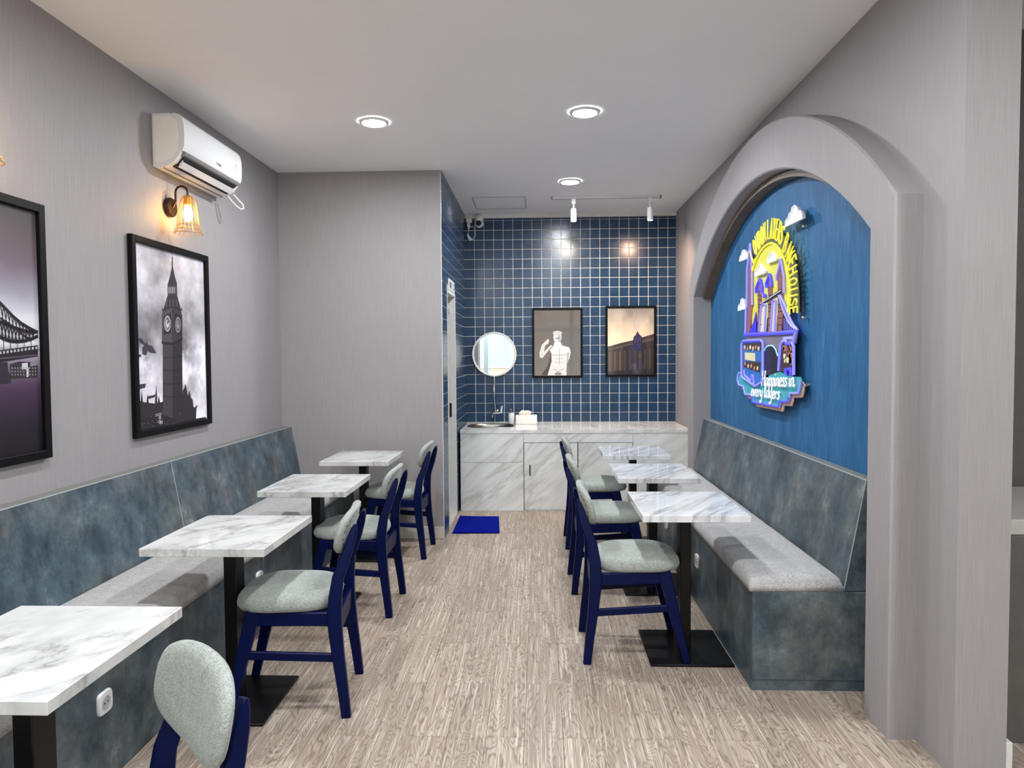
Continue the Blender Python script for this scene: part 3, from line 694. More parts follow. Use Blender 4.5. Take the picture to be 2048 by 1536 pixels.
def lerp(a, b, t): t = max(0, min(1, t)); return tuple(x+(y-x)*t for x, y in zip(a, b))

# clock tower picture
U0, U1, V0, V1, FW = 3.605, 4.455, 1.08, 2.143, .036
p_ = thing('framed_picture', (XL, (U0+U1)/2, V0), 'black framed monochrome picture of a clock tower under clouds', 'picture'); frame(p_, FL, U0, U1, V0, V1, FW, .03)
def Z2(x, y): q = at(x/2.743, 380+y/2.743, 'x', XL+.012); return (q.y, q.z)
pr = Print(lambda u, v, d: (XL+.0115+d, u, v))
def sky(a, b):
    n = fbm(a*3.0+3, b*4.6+1, 6); m = fbm(a*5+9, b*6+2, 6); sm = lambda x, e0, e1: max(0, min(1, (x-e0)/(e1-e0)))
    g = 196+(n-.49)*170
    g -= 56*sm(b, .80, .60)*sm(b, .26, .45)
    puff = sm(m, .44, .56)*sm(b, .50, .36)
    g = g*(1-puff)+(208+(m-.5)*170)*puff
    q = sm(a, .70, .88)*sm(b, .60, .45)*sm(m, .36, .50); g = g*(1-q)+(222+(m-.5)*190)*q
    g = max(72, min(246, g)); return (g*.985, g*.965, g)
pr.bg(U0+FW-.002, U1-FW+.002, V0+FW-.002, V1-FW+.002, 90, 112, sky)
Q = lambda pts, c: pr.poly([Z2(*q) for q in pts], c)
def E2(cx, cy, rx, ry, c, n=18): Q([(cx+rx*math.cos(2*math.pi*i/n), cy+ry*math.sin(2*math.pi*i/n)) for i in range(n)], c)
Q([(737, 1150), (800, 1165), (850, 1172), (900, 1160), (900, 1330), (740, 1342)], (44, 41, 46))
for x, h in ((742, 1085), (778, 1098), (810, 1118), (857, 1066), (872, 1128)): Q([(x-7, 1175), (x-4, (h+1175)/2), (x, h), (x+4, (h+1175)/2), (x+7, 1175)], (40, 37, 42))
Q([(998, 1190), (1003, 1100), (1012, 1085), (1017, 1062), (1024, 1090), (1030, 1130), (1040, 1098), (1048, 1140), (1057, 1150), (1062, 1190), (1078, 1200), (1074, 1285), (1000, 1290)], (46, 42, 48))
Q([(1066, 1195), (1080, 1180), (1084, 1186), (1072, 1208)], (50, 46, 52))
Q([(893, 825), (946, 832), (948, 1300), (893, 1310)], (60, 53, 59)); Q([(946, 832), (999, 812), (1003, 1280), (948, 1300)], (42, 38, 44))
for i in range(6): x = 899+i*8.5; Q([(x, 850), (x+2.2, 850), (x+2.2, 1290), (x, 1290)], (84, 75, 80))
for i in range(5): x = 954+i*9.5; Q([(x, 850), (x+2.2, 848), (x+2.2, 1275), (x, 1275)], (60, 54, 60))
for y in (915, 985, 1060, 1130): Q([(893, y), (946, y+3), (946, y+8), (893, y+5)], (40, 36, 41)); Q([(946, y+3), (1001, y-4), (1001, y+1), (946, y+8)], (30, 27, 32))
Q([(888, 690), (893, 660), (943, 640), (943, 838), (888, 836)], (78, 70, 74)); Q([(943, 640), (993, 662), (1000, 692), (1000, 812), (943, 838)], (58, 52, 58))
Q([(898, 690), (938, 672), (938, 785), (898, 795)], (46, 42, 47)); Q([(958, 676), (994, 694), (996, 800), (958, 780)], (36, 33, 38))
E2(918, 733, 18, 44, (176, 170, 174)); E2(918, 733, 15, 37, (120, 112, 118)); E2(918, 733, 9, 22, (188, 182, 186)); E2(976, 740, 15, 44, (138, 132, 138)); E2(976, 740, 12, 37, (96, 90, 96)); E2(976, 740, 7, 21, (140, 134, 140))
pr.line([Z2(918, 733), Z2(928, 712)], .008, (25, 22, 26)); pr.line([Z2(918, 733), Z2(918, 700)], .006, (25, 22, 26)); pr.line([Z2(976, 740), Z2(984, 716)], .006, (25, 22, 26))
Q([(886, 830), (943, 838), (943, 850), (886, 842)], (36, 33, 38)); Q([(943, 838), (1002, 808), (1002, 820), (943, 850)], (30, 27, 32))
Q([(897, 655), (912, 600), (925, 562), (966, 558), (978, 605), (992, 655), (992, 668), (943, 645), (893, 668)], (50, 45, 51))
for i in range(4): Q([(908+i*19, 640-i*1), (916+i*19, 640-i*1), (918+i*17, 600), (912+i*17, 600)], (82, 75, 80))
Q([(920, 520), (970, 516), (972, 572), (920, 576)], (66, 60, 66))
for i in range(5): Q([(924+i*9.4, 532), (929+i*9.4, 532), (929+i*9.4, 566), (924+i*9.4, 566)], (150, 145, 150) if i < 4 else (90, 85, 90))
Q([(943, 420), (948, 420), (960, 480), (972, 520), (918, 524), (932, 475)], (52, 47, 54)); Q([(943, 366), (947, 366), (948, 425), (942, 425)], (60, 55, 60)); E2(945, 400, 3.4, 7, (50, 45, 50))
Q([(888, 662), (891, 640), (895, 662)], (44, 40, 45)); Q([(992, 660), (996, 640), (999, 665)], (40, 36, 42))
for b_pts in ([(757, 815), (775, 812), (800, 845), (804, 826), (812, 850), (835, 855), (857, 895), (830, 893), (808, 880), (803, 908), (782, 900), (780, 870), (790, 850), (770, 838)], [(737, 905), (770, 902), (775, 912), (750, 925), (737, 935)], [(740, 1060), (765, 1066), (800, 1062), (795, 1085), (765, 1092), (742, 1115)], [(806, 1132), (830, 1128), (862, 1118), (845, 1138), (812, 1146)]): Q(b_pts, (62, 58, 66))
Q([(740, 1240), (890, 1232), (1000, 1268), (1128, 1245), (1128, 1264), (740, 1342)], (38, 36, 38))
for i in range(26):
    r_ = random.Random(i); x = 745+r_.random()*250; y = 1235+r_.random()*70-(x-745)*.05; w_ = 1.5+r_.random()*3; Q([(x, y), (x+w_, y-1), (x+w_, y+2), (x, y+3)], (150, 146, 148))
for k in range(2): Q([(852, 1230+k*9), (886, 1222+k*9), (886, 1225+k*9), (852, 1233+k*9)], (190, 188, 188))
for cx, cy in ((876, 1248), (874, 1272), (884, 1274)): E2(cx, cy, 6, 9, (215, 213, 214)); E2(cx, cy, 3.4, 6, (45, 42, 46))
put('print', pr.build('print', p_.location), p_)

# bridge picture (runs out of the photograph on its near side)
U0, U1 = 2.10, 2.962; V0, V1 = 1.077, 2.15
p_ = thing('framed_picture', (XL, (U0+U1)/2, V0), 'black framed purple toned picture of a suspension bridge over water', 'picture'); frame(p_, FL, U0, U1, V0, V1, FW, .03)
def Z3(x, y): q = at(x/3.07, 440+y/3.07, 'x', XL+.012); return (q.y, q.z)
pr = Print(lambda u, v, d: (XL+.0115+d, u, v))
def bsky(a, b):
    st = [(0, (24, 20, 26)), (.12, (34, 27, 36)), (.27, (66, 46, 70)), (.38, (128, 116, 134)), (.415, (176, 174, 182)), (.43, (120, 118, 124)), (.44, (205, 204, 208)), (.56, (205, 204, 210)), (.66, (150, 148, 158)), (.78, (104, 92, 102)), (.9, (84, 74, 76)), (1, (60, 56, 56))]
    n = (fbm(a*2.5, b*3, 4)-.47)*.10
    q = max(0, min(1, b+n))if b > .45 else b
    for (s0, c0), (s1, c1) in zip(st, st[1:]):
        if s0 <= q <= s1: return lerp(c0, c1, (q-s0)/(s1-s0))
    return st[-1][1]
pr.bg(U0+FW-.002, U1-FW+.002, V0+FW-.002, V1-FW+.002, 24, 80, bsky)
Q3 = lambda pts, c: pr.poly([Z3(*q) for q in pts], c)
dk = (34, 30, 36)
Q3([(60, 886), (120, 868), (175, 872), (232, 868), (232, 968), (66, 976)], (46, 42, 46)); Q3([(135, 880), (170, 876), (172, 915), (135, 918)], (190, 188, 190)); Q3([(163, 905), (175, 905), (175, 962), (163, 964)], (205, 204, 206)); Q3([(186, 872), (232, 866), (232, 892), (186, 900)], (120, 116, 120))
for j in range(3):
    for i in range(9): Q3([(70+i*18, 905+j*20), (78+i*18, 904+j*20), (78+i*18, 914+j*20), (70+i*18, 915+j*20)], (128, 124, 128))
Q3([(-330, 830), (0, 800), (232, 768), (232, 838), (0, 874), (-330, 905)], dk)
for i in range(24):
    x = -290+i*22; y = 808-(x)*.142 if x > 0 else 808-x*.09; Q3([(x, y), (x+12, y-1.5), (x+12, y+14), (x, y+16)], (170, 168, 174))
Q3([(-330, 876), (232, 826), (232, 832), (-330, 884)], (88, 82, 90))
Q3([(-200, 890), (45, 872), (50, 930), (66, 960), (66, 1000), (-200, 1030)], (44, 38, 46))
Q3([(-270, 60), (-235, -60), (-200, 60), (-190, 880), (-280, 890)], (48, 42, 48))
def ch(pts, w): pr.line([Z3(*q) for q in pts], w, dk)
c1 = [(-200, 300), (-120, 395), (-50, 465), (0, 508), (40, 550), (80, 592), (130, 634), (180, 664), (232, 690)]
c2 = [(-200, 545), (-100, 590), (0, 625), (50, 648), (100, 666), (150, 680), (190, 688), (232, 688)]
c3 = [(-200, 640), (-100, 680), (0, 718), (30, 734), (70, 745), (110, 747), (150, 742), (190, 732), (232, 712)]
ch(c1, .013); ch(c2, .014); ch(c3, .014); ch([(0, 600), (60, 640), (110, 680), (150, 715), (185, 728)], .007)
def onc(c, x):
    for (a, b), (d, e) in zip(c, c[1:]):
        if a <= x <= d: return b+(e-b)*(x-a)/(d-a)
xs = list(range(-190, 230, 21))
for i, x in enumerate(xs[:-1]):
    ch([(x, onc(c1, x)), (x+20, onc(c2, x+20))], .004); ch([(x+20, onc(c1, x+20)), (x+10, onc(c2, x+10))], .004)
    ch([(x, onc(c2, x)), (x+18, onc(c3, x+18))], .006); ch([(x+20, onc(c2, x+20)), (x+4, onc(c3, x+4))], .006)
    if i % 2 == 0: ch([(x, onc(c3, x)), (x, 800-x*.12)], .003)
put('print', pr.build('print', p_.location), p_)

# statue picture and building picture on the tiles
def Z8(x, y): q = at(880+x/4.096, 600+y/4.096, 'y', YB-.02); return (q.x, q.z)
U0, U1, V0, V1, FW = -.072, .466, 1.262, 2.005, .022
p_ = thing('framed_picture', ((U0+U1)/2, YB-.0065, V0), 'black framed grey picture of a white stone torso on the tiles', 'picture'); frame(p_, FB, U0, U1, V0, V1, FW, .022)
pr = Print(lambda u, v, d: (u, YB-.0065-.0115-d, v))
pr.bg(U0+FW-.002, U1-FW+.002, V0+FW-.002, V1-FW+.002, 12, 16, lambda a, b: lerp((112, 106, 102), (82, 74, 72), b))
Q8 = lambda pts, c: pr.poly([Z8(*q) for q in pts], c)
def E8(cx, cy, rx, ry, c, n=20): Q8([(cx+rx*math.cos(2*math.pi*i/n), cy+ry*math.sin(2*math.pi*i/n)) for i in range(n)], c)
Q8([(905, 400), (900, 470), (880, 545), (830, 612), (900, 618), (915, 500)], (44, 42, 44))
W1, W2, W3 = (222, 219, 216), (176, 172, 170), (132, 128, 127)
Q8([(936, 345), (990, 345), (1000, 372), (1058, 388), (1072, 425), (1060, 480), (1040, 510), (1036, 560), (1036, 618), (880, 618), (898, 560), (915, 500), (912, 440), (900, 410), (930, 375)], W1)
Q8([(925, 372), (898, 402), (858, 452), (838, 478), (818, 470), (815, 430), (834, 368), (862, 340), (882, 318), (894, 330), (888, 356), (862, 372), (852, 425), (905, 372)], (210, 207, 204))
E8(962, 306, 33, 46, W1); E8(962, 272, 38, 20, (196, 192, 190)); E8(975, 312, 14, 34, W2); Q8([(940, 312), (986, 306), (986, 316), (942, 322)], W3)
E8(945, 425, 30, 24, (232, 230, 227)); E8(1012, 420, 36, 26, (232, 230, 227)); Q8([(915, 446), (978, 452), (1050, 440), (1048, 446), (978, 459), (915, 453)], W2); Q8([(975, 400), (982, 400), (980, 530), (974, 530)], W2)
for y in (480, 510): Q8([(940, y), (1020, y-4), (1020, y), (940, y+5)], W2)
Q8([(930, 560), (968, 582), (1018, 556), (1014, 566), (968, 592), (932, 570)], W2); Q8([(1040, 430), (1062, 430), (1050, 500), (1036, 530)], W2); E8(968, 604, 30, 12, W3)
put('print', pr.build('print_glazed', p_.location), p_)
U0, U1, V0, V1 = .708, 1.242, 1.268, 2.018
p_ = thing('framed_picture', ((U0+U1)/2, YB-.0065, V0), 'black framed picture of a dark columned building against a cream sky', 'picture'); frame(p_, FB, U0, U1, V0, V1, FW, .022)
pr = Print(lambda u, v, d: (u, YB-.0065-.0115-d, v))
pr.bg(U0+FW-.002, U1-FW+.002, V0+FW-.002, V1-FW+.002, 24, 30, lambda a, b: lerp((236, 218, 186), (134, 126, 122), (b-.55)/.45*1.0+(fbm(a*4, b*4)-.47)*.9))
Q8([(1367, 385), (1480, 352), (1580, 330), (1660, 305), (1757, 275), (1757, 612), (1367, 612)], (64, 54, 50))
Q8([(1367, 400), (1757, 310), (1757, 330), (1367, 416)], (84, 72, 66)); Q8([(1500, 380), (1757, 330), (1757, 612), (1500, 612)], (46, 38, 36))
for i in range(9): x = 1385+i*41; Q8([(x, 430-i*4), (x+14, 428-i*4), (x+14, 590), (x, 590)], (92, 80, 74) if i < 3 else (70, 58, 58))
Q8([(1580, 332), (1588, 300), (1600, 290), (1612, 268), (1618, 252), (1625, 268), (1640, 288), (1654, 300), (1656, 330), (1650, 420), (1586, 420)], (40, 34, 52))
for i in range(4): Q8([(1592+i*15, 312), (1599+i*15, 312), (1599+i*15, 345), (1592+i*15, 345)], (70, 60, 90))
Q8([(1367, 585), (1757, 560), (1757, 612), (1367, 612)], (38, 32, 32))
put('print', pr.build('print_glazed', p_.location), p_)

# ------------------------------------------------------------------ air conditioner
AY0, AY1 = 3.873, 4.640
a_ = thing('air_conditioner', (XL, (AY0+AY1)/2, 2.545), 'white wall mounted air conditioner with open air flap', 'air conditioner')
prof = [(0, 2.555), (0, 2.838), (.010, 2.842), (.10, 2.842), (.135, 2.836), (.155, 2.820), (.166, 2.780), (.168, 2.72), (.165, 2.66), (.150, 2.618), (.118, 2.580), (.07, 2.556), (.03, 2.548)]
bm = nb(); prism(bm, [(XL+.001+x, z) for x, z in prof], XZ, AY0, AY1); bmesh.ops.bevel(bm, geom=[e for e in bm.edges if abs(e.verts[0].co.y-e.verts[1].co.y) < 1e-6], offset=.004, segments=2, affect='EDGES'); part(a_, 'housing', bm, 'white')
bm = nb(); prism(bm, [(XL+x, z) for x, z in ((.120, 2.846), (.150, 2.838), (.168, 2.818), (.178, 2.780), (.180, 2.72), (.177, 2.665), (.168, 2.640), (.160, 2.640), (.160, 2.80), (.120, 2.84))], XZ, AY0+.006, AY1-.004); part(a_, 'front_panel', bm, 'white')
bm = nb(); prism(bm, [(XL+x, z) for x, z in ((.172, 2.640), (.168, 2.622), (.150, 2.612), (.150, 2.640))], XZ, AY0+.03, AY1-.03); part(a_, 'louvre_slot', bm, 'grey_plastic', False)
bm = nb(); prism(bm, [(XL+x, z) for x, z in ((.168, 2.634), (.1555, 2.610), (.122, 2.577), (.092, 2.561), (.092, 2.60), (.15, 2.634))], XZ, AY0+.045, AY1-.045); part(a_, 'air_outlet', bm, 'dark', False)
bm = nb(); prism(bm, [(XL+x, z) for x, z in ((.147, 2.590), (.150, 2.586), (.122, 2.560), (.118, 2.563))], XZ, AY0+.05, AY1-.05); part(a_, 'air_flap', bm, 'white', False)
for k in (0, 1): y_ = (AY0+.052, AY1-.056)[k]; part(a_, 'flap_arm', bx(XL+.125, XL+.145, y_, y_+.004, 2.570, 2.600), 'white', False)
bm = nb(); prism(bm, [(XL+x, z) for x, z in ((.012, 2.575), (.012, 2.828), (.10, 2.828), (.14, 2.808), (.150, 2.72), (.142, 2.64), (.10, 2.592), (.05, 2.572))], XZ, AY0-.003, AY0+.002); bmesh.ops.bevel(bm, geom=bm.edges[:], offset=.0025, segments=1, affect='EDGES'); part(a_, 'side_cover', bm, 'cream')
part(a_, 'bottom_groove', bx(XL+.05, XL+.056, AY0+.02, AY1-.02, 2.5485, 2.551), 'grey_plastic', False)
bm = nb()
for k, w_ in enumerate((.006, .008, .010, .008, .010, .006)): y = AY0+.40+k*.012; box(bm, XL+.1765, XL+.1783, y, y+w_, 2.668, 2.680 if k % 2 else 2.684)
part(a_, 'name_mark', bm, 'grey_plastic', False)
bm = nb(); tube(bm, [(XL+.1795, AY1-.10, 2.70), (XL+.181, AY1-.10, 2.735), (XL+.181, AY1-.088, 2.742), (XL+.181, AY1-.077, 2.735), (XL+.1795, AY1-.077, 2.70)], .003, 6); part(a_, 'display_mark', bm, 'white')
bm = nb(); tube(bm, [(XL+.09, AY1-.02, 2.555), (XL+.11, AY1-.005, 2.525), (XL+.135, AY1+.01, 2.495), (XL+.155, AY1+.03, 2.480), (XL+.165, AY1+.045, 2.488), (XL+.160, AY1+.045, 2.515), (XL+.135, AY1+.025, 2.545), (XL+.115, AY1+.005, 2.575)], .005, 8); part(a_, 'cable_loop', bm, 'white')

# ------------------------------------------------------------------ wall lamps
def sconce(y, label):
    s = thing('wall_lamp', (XL, y, 2.36), label, 'wall lamp', 'copper cage wall lamps'); cx = XL+.115; zc = 2.362
    bm = nb(); lathe(bm, [(.055, .001), (.055, .022), (.050, .028), (.0, .028)][:3], (XL, y, zc), 'x', 32); part(s, 'wall_plate', bm, 'bronze')
    bm = nb(); pts = [(XL+.028, y, zc), (XL+.045, y, zc+.01)]
    for i in range(11): a = math.pi-math.pi*i/10; pts.append((XL+.080+.035*math.cos(a), y, zc+.085+.035*math.sin(a)))
    pts.append((cx, y, zc+.065)); pts[1] = (XL+.044, y, zc+.03); tube(bm, pts, .006, 10); part(s, 'arm', bm, 'bronze')
    bm = nb(); lathe(bm, [(.010, zc+.065), (.020, zc+.055), (.022, zc+.015), (.018, zc+.01)], (cx, y, 0), n=16); part(s, 'lamp_holder', bm, 'copper')
    bm = nb(); lathe(bm, [(.012, zc+.012), (.020, zc-.012), (.026, zc-.038), (.024, zc-.060), (.014, zc-.078), (.004, zc-.084)], (cx, y, 0), n=16); part(s, 'bulb', bm, 'bulb', 'all')
    prof = [(.020, zc+.062), (.038, zc+.040), (.046, zc+.010), (.053, zc-.05), (.058, zc-.105), (.078, zc-.150)]
    bm = nb()
    for i in range(16):
        a = 2*math.pi*i/16; tube(bm, [(cx+r*math.cos(a), y+r*math.sin(a), z) for r, z in prof], .0015, 5)
    for r, z in (prof[0], prof[4], prof[5], (.068, zc-.128)): tube(bm, [(cx+r*math.cos(2*math.pi*i/32), y+r*math.sin(2*math.pi*i/32), z) for i in range(32)], .0017, 5, True)
    part(s, 'wire_shade', bm, 'copper')
sconce(4.03, 'lit copper wire cage wall lamp above the clock tower picture'); sconce(2.50, 'lit copper wire cage wall lamp above the bridge picture')

# ------------------------------------------------------------------ ceiling corner devices
k_ = thing('security_camera', (-.625, YB-.05, 2.96), 'white dome security camera under the cornice by the corner', 'camera')
bm = nb(); lathe(bm, [(.044, 2.962), (.046, 2.955), (.046, 2.93), (.040, 2.922)], (-.625, YB-.075, 0), n=24); part(k_, 'mount', bm, 'white')
bm = nb(); lathe(bm, [(.001, .048), (.025, .042), (.042, .02), (.046, 0), (.042, -.02), (.030, -.036), (.029, -.037)], (-.625, YB-.075, 2.895), 'y', 24); part(k_, 'head', bm, 'white')
bm = nb(); lathe(bm, [(.029, -.0372), (.026, -.040), (.010, -.043)], (-.625, YB-.075, 2.895), 'y', 24); part(k_, 'lens', bm, 'dark')
k_ = thing('power_adapter', (-.735, YB-.04, 2.95), 'white plug and adapter with looped cable in the tiled corner', 'adapter')
part(k_, 'outlet', bx(-.768, -.706, YB-.045, YB-.008, 2.915, 2.96, .004), 'cream'); part(k_, 'plug', bx(-.755, -.725, YB-.06, YB-.02, 2.865, 2.916, .006), 'white')
bm = nb(); lathe(bm, [(.006, 2.84), (.011, 2.866)], (-.74, YB-.04, 0), n=10); part(k_, 'strain_relief', bm, 'white')
bm = nb(); tube(bm, [(-.735, YB-.045, 2.89), (-.715, YB-.045, 2.868), (-.69, YB-.05, 2.868), (-.665, YB-.06, 2.885)], .004, 6)
tube(bm, [(-.74, YB-.04, 2.842), (-.742, YB-.03, 2.81), (-.748, YB-.025, 2.79)], .003, 6)
tube(bm, [(-.715, YB-.02, 2.735), (-.695, YB-.02, 2.745), (-.672, YB-.015, 2.78), (-.672, YB-.015, 2.86), (-.678, YB-.015, 2.95)], .003, 6); part(k_, 'cable', bm, 'white')
bm = nb(); sweep_rect(bm, [(-.752, YB-.025, 2.795), (-.742, YB-.025, 2.765), (-.718, YB-.025, 2.733)], [(.02, .018), (.02, .024), (.02, .034)], Vector((0, 1, 0))); part(k_, 'adapter_body', bm, 'white')
# door plaque
k_ = thing('door_plaque', (XT+.004, 6.34, 2.08), 'small white washroom plaque over the doorway in tiled wall', 'plaque')
part(k_, 'plate', bx(XT+.0045, XT+.010, 6.12, 6.55, 2.075, 2.175, .001), 'white', False)
bm = nb(); box(bm, XT+.010, XT+.0112, 6.19, 6.32, 2.10, 2.152); box(bm, XT+.010, XT+.0112, 6.43, 6.50, 2.135, 2.150); box(bm, XT+.010, XT+.0112, 6.43, 6.50, 2.10, 2.113); part(k_, 'pictogram', bm, 'grey_plastic', False)
# floor mat
bm = nb(); mp = [(-.742, 6.545), (-.385, 6.525), (-.345, 5.935), (-.735, 5.915)]
prism(bm, mp, XY, .0005, .010); bmesh.ops.bevel(bm, geom=bm.edges[:], offset=.003, segments=2, affect='EDGES')
m_ = thing('door_mat', (-.55, 6.23, 0), 'royal blue door mat outside the washroom doorway', 'mat'); part(m_, 'pile', bm, 'mat')
bm = nb(); tube(bm, [(x, y, .007) for x, y in mp], .006, 6, True); part(m_, 'bound_edge', bm, 'mat')

# ------------------------------------------------------------------ the sign in the alcove
SXW = 1.455
sg = thing('neon_sign', (1.5, 4.5, 1.16), 'layered bakery sign with yellow arc lettering, bridge towers and blue neon outlines', 'sign')
def A(x, y): return (1440+x/6.982, 400+y/6.982)
def B(x, y): return (1440+x/6.4, 600+y/6.4)
def SP(px, py, x=SXW): q = at(px, py, 'x', x); return (q.y, q.z)
def plate(name, pts, m, x, th=.006, lab=None, parent=None):
    bm = nb(); prism(bm, [SP(*p) for p in pts], YZ, x, x+th); return part(parent or sg, name, bm, SIGN[m], False, label=lab)
def neon(name, pts, m, x, r=.006, closed=False, parent=None):
    bm = nb(); tube(bm, [(x, *SP(*p)) for p in pts], r*.72, 6, closed); return part(parent or sg, name, bm, SIGN[m])
acr = [(1488, 520), (1500, 492), (1508, 465), (1528, 442), (1548, 435), (1572, 448), (1576, 452), (1603, 444), (1601, 640), (1604, 655), (1599, 676), (1592, 688), (1596, 742), (1607, 758), (1605, 797), (1586, 806), (1582, 819), (1564, 826), (1508, 813), (1503, 802), (1489, 792), (1480, 776), (1475, 748), (1484, 736), (1483, 690), (1490, 672), (1488, 630)]
plate('acrylic_back', acr, 'acrylic', SXW+.016, .004, 'clear acrylic backing')
for px, py in ((1600, 452), (1600, 635), (1493, 525), (1488, 730), (1603, 770), (1515, 808)):
    y, z = SP(px, py); bm = nb(); lathe(bm, [(.010, 1.4995-SXW), (.010, .012), (.007, .008)], (SXW, y, z), 'x', 10); part(sg, 'standoff', bm, 'chrome')
# dome, and a dark plate painting the arc of shadow behind the letters
domeA = [(452, 1075), (458, 1000), (475, 925), (510, 830), (560, 735), (620, 655), (680, 612), (730, 600), (785, 622), (845, 695), (895, 795), (935, 915), (962, 1040), (982, 1200), (985, 1350)]
dome = [A(*p) for p in domeA] + [B(880, 120), B(880, 160), B(480, 260), B(400, 330), B(405, 100)]
plate('letter_shadow', [A(*p) for p in ((440, 1000), (455, 820), (500, 700), (560, 585), (630, 500), (720, 420), (800, 420), (870, 500), (930, 600), (980, 720), (1030, 880), (1060, 1050), (1075, 1250), (1080, 1450), (1080, 1560), (1000, 1570), (985, 1350), (962, 1040), (935, 915), (895, 795), (845, 695), (785, 622), (730, 600), (680, 612), (620, 655), (560, 735), (510, 830), (475, 925), (460, 1010))], 'shadowband', SXW+.010, .004)
plate('sun_panel', dome, 'yellow', SXW+.004)
neon('sun_tube', [A(*p) for p in domeA] + [B(882, 100), B(880, 150)], 'yellow_tube', SXW-.004, .009)
# brickwork panels and gaps
plate('tower_panel', [A(425, 610), A(440, 600), A(455, 900), A(462, 1000), A(460, 1500), B(420, 0), B(400, 250), B(380, 430), B(340, 440), B(345, 100), A(395, 1500), A(385, 1000), A(400, 850)], 'brick', SXW, .006, 'brick clock tower')
for x0, x1, tip, sh in ((530, 575, (570, 1110), 1260), (675, 725, (702, 1030), 1180), (810, 885, (862, 815), 1080)):
    q = [A(*tip), A(x1-6, sh-80), A(x1+4, sh), A(x1, 1530), B((x1-450)*.93+420 if False else x1*.9166-25, 410), B(x0*.9166-5, 414), A(x0, 1530), A(x0-6, sh), A(x0+6, sh-80)]
    plate('bridge_tower', q, 'brick', SXW-.001, .006, 'brick bridge tower')
for c0, c1, yt in ((575, 665, 1450), (735, 805, 1390)):
    plate('tower_gap', [A(c0+6, yt), A(c1-6, yt-20), A(c1-4, 1530), B(c1*.9166-22, 405), B(c0*.9166-20, 408), A(c0+4, 1530)], 'cream', SXW-.0005, .005)
    neon('gap_tube', [B(c0*.9166-14, 400), A(c0+12, yt+30), A((c0+c1)/2, yt), A(c1-12, yt+10), B(c1*.9166-30, 398)], 'violet_tube', SXW-.006, .008)
plate('walkway', [A(565, 1440), A(860, 1240), A(862, 1300), A(570, 1480)], 'navy', SXW-.004, .006); plate('walkway_rail', [A(568, 1446), A(860, 1258), A(860, 1270), A(568, 1456)], 'white', SXW-.006, .003)
for k in range(4):
    for x0, x1 in ((535, 570), (680, 720), (815, 880)): 
        yy = 1330+k*60 if k < 3 else 1500
        plate('brick_course', [A(x0, yy), A(x1, yy-8), A(x1, yy), A(x0, yy+8)], 'choc', SXW-.003, .003)
    for x0, x1 in ((490, 530), (622, 660), (745, 800)): plate('brick_course', [B(x0, 60+k*85), B(x1, 54+k*85), B(x1, 62+k*85), B(x0, 68+k*85)], 'choc', SXW-.003, .003)
# blue spire accents
for pts in ([(570, 1105), (548, 1150), (520, 1220), (516, 1290), (545, 1250)], [(575, 1110), (600, 1220), (600, 1290), (625, 1350), (650, 1330)], [(702, 1032), (690, 1080), (660, 1160), (660, 1210), (690, 1190)], [(706, 1035), (730, 1130), (735, 1200)]):
    neon('spire_tube', [A(*p) for p in pts], 'blue_tube', SXW-.006, .013)
for pts in ([(860, 820), (840, 930), (805, 1060), (800, 1120)], [(864, 820), (885, 950), (905, 1060), (910, 1300)]): neon('spire_tube', [A(*p) for p in pts], 'violet_tube', SXW-.006, .010)
neon('tower_tube', [A(435, 605), A(410, 830), A(392, 980), A(388, 1500), B(345, 100), B(335, 430)], 'violet_tube', SXW-.006, .011); neon('tower_tube', [A(440, 605), A(455, 900), A(460, 1000), A(460, 1400), B(425, 60)], 'violet_tube', SXW-.006, .010)
plate('cable_wedge', [B(468, 150), B(470, 420), B(370, 430), B(410, 350), B(440, 260)], 'hot', SXW-.004, .004)
for o_x in (0, 22, 42): neon('cable_tube', [A(835+o_x*.5, 1330), A(870+o_x, 1450), B(800+o_x, 60), B(840+o_x, 170), B(880+o_x, 260), B(930+o_x*.8, 330), B(975+o_x*.4, 370)], 'blue_tube' if o_x == 22 else 'violet_tube', SXW-.006, .009)
plate('cable_web', [B(815, 200), B(850, 240), B(900, 320), B(975, 385), B(970, 405), B(825, 405)], 'navy', SXW-.001, .005)
for k in range(6): neon('hanger', [B(830+k*24, 240+k*24), B(830+k*24, 402)], 'violet_tube', SXW-.004, .003)
# bridge base, tunnel
plate('stone_base', [B(330, 450), B(985, 415), B(965, 560), B(800, 560), B(790, 760), B(560, 760), B(560, 540), B(340, 540)], 'stone', SXW+.001, .006); plate('stone_pale', [B(810, 470), B(960, 462), B(955, 500), B(808, 505)], 'lilac', SXW-.002, .004)
neon('deck_tube', [B(330, 445), B(500, 435), B(700, 425), B(985, 408)], 'blue_tube', SXW-.006, .017); neon('edge_tube', [B(985, 408), B(1005, 380), B(975, 345)], 'violet_tube', SXW-.006, .012); neon('edge_tube', [B(985, 408), B(968, 470), B(950, 545)], 'violet_tube', SXW-.006, .014)
plate('tunnel', [B(575, 640), B(600, 595), B(660, 575), B(710, 600), B(760, 690), B(785, 800), B(770, 900), B(640, 960), B(560, 960)], 'navy', SXW-.003, .005)
neon('tunnel_tube', [B(578, 650), B(605, 600), B(650, 582), B(690, 585), B(725, 630), B(755, 720)], 'teal_tube', SXW-.006, .007)
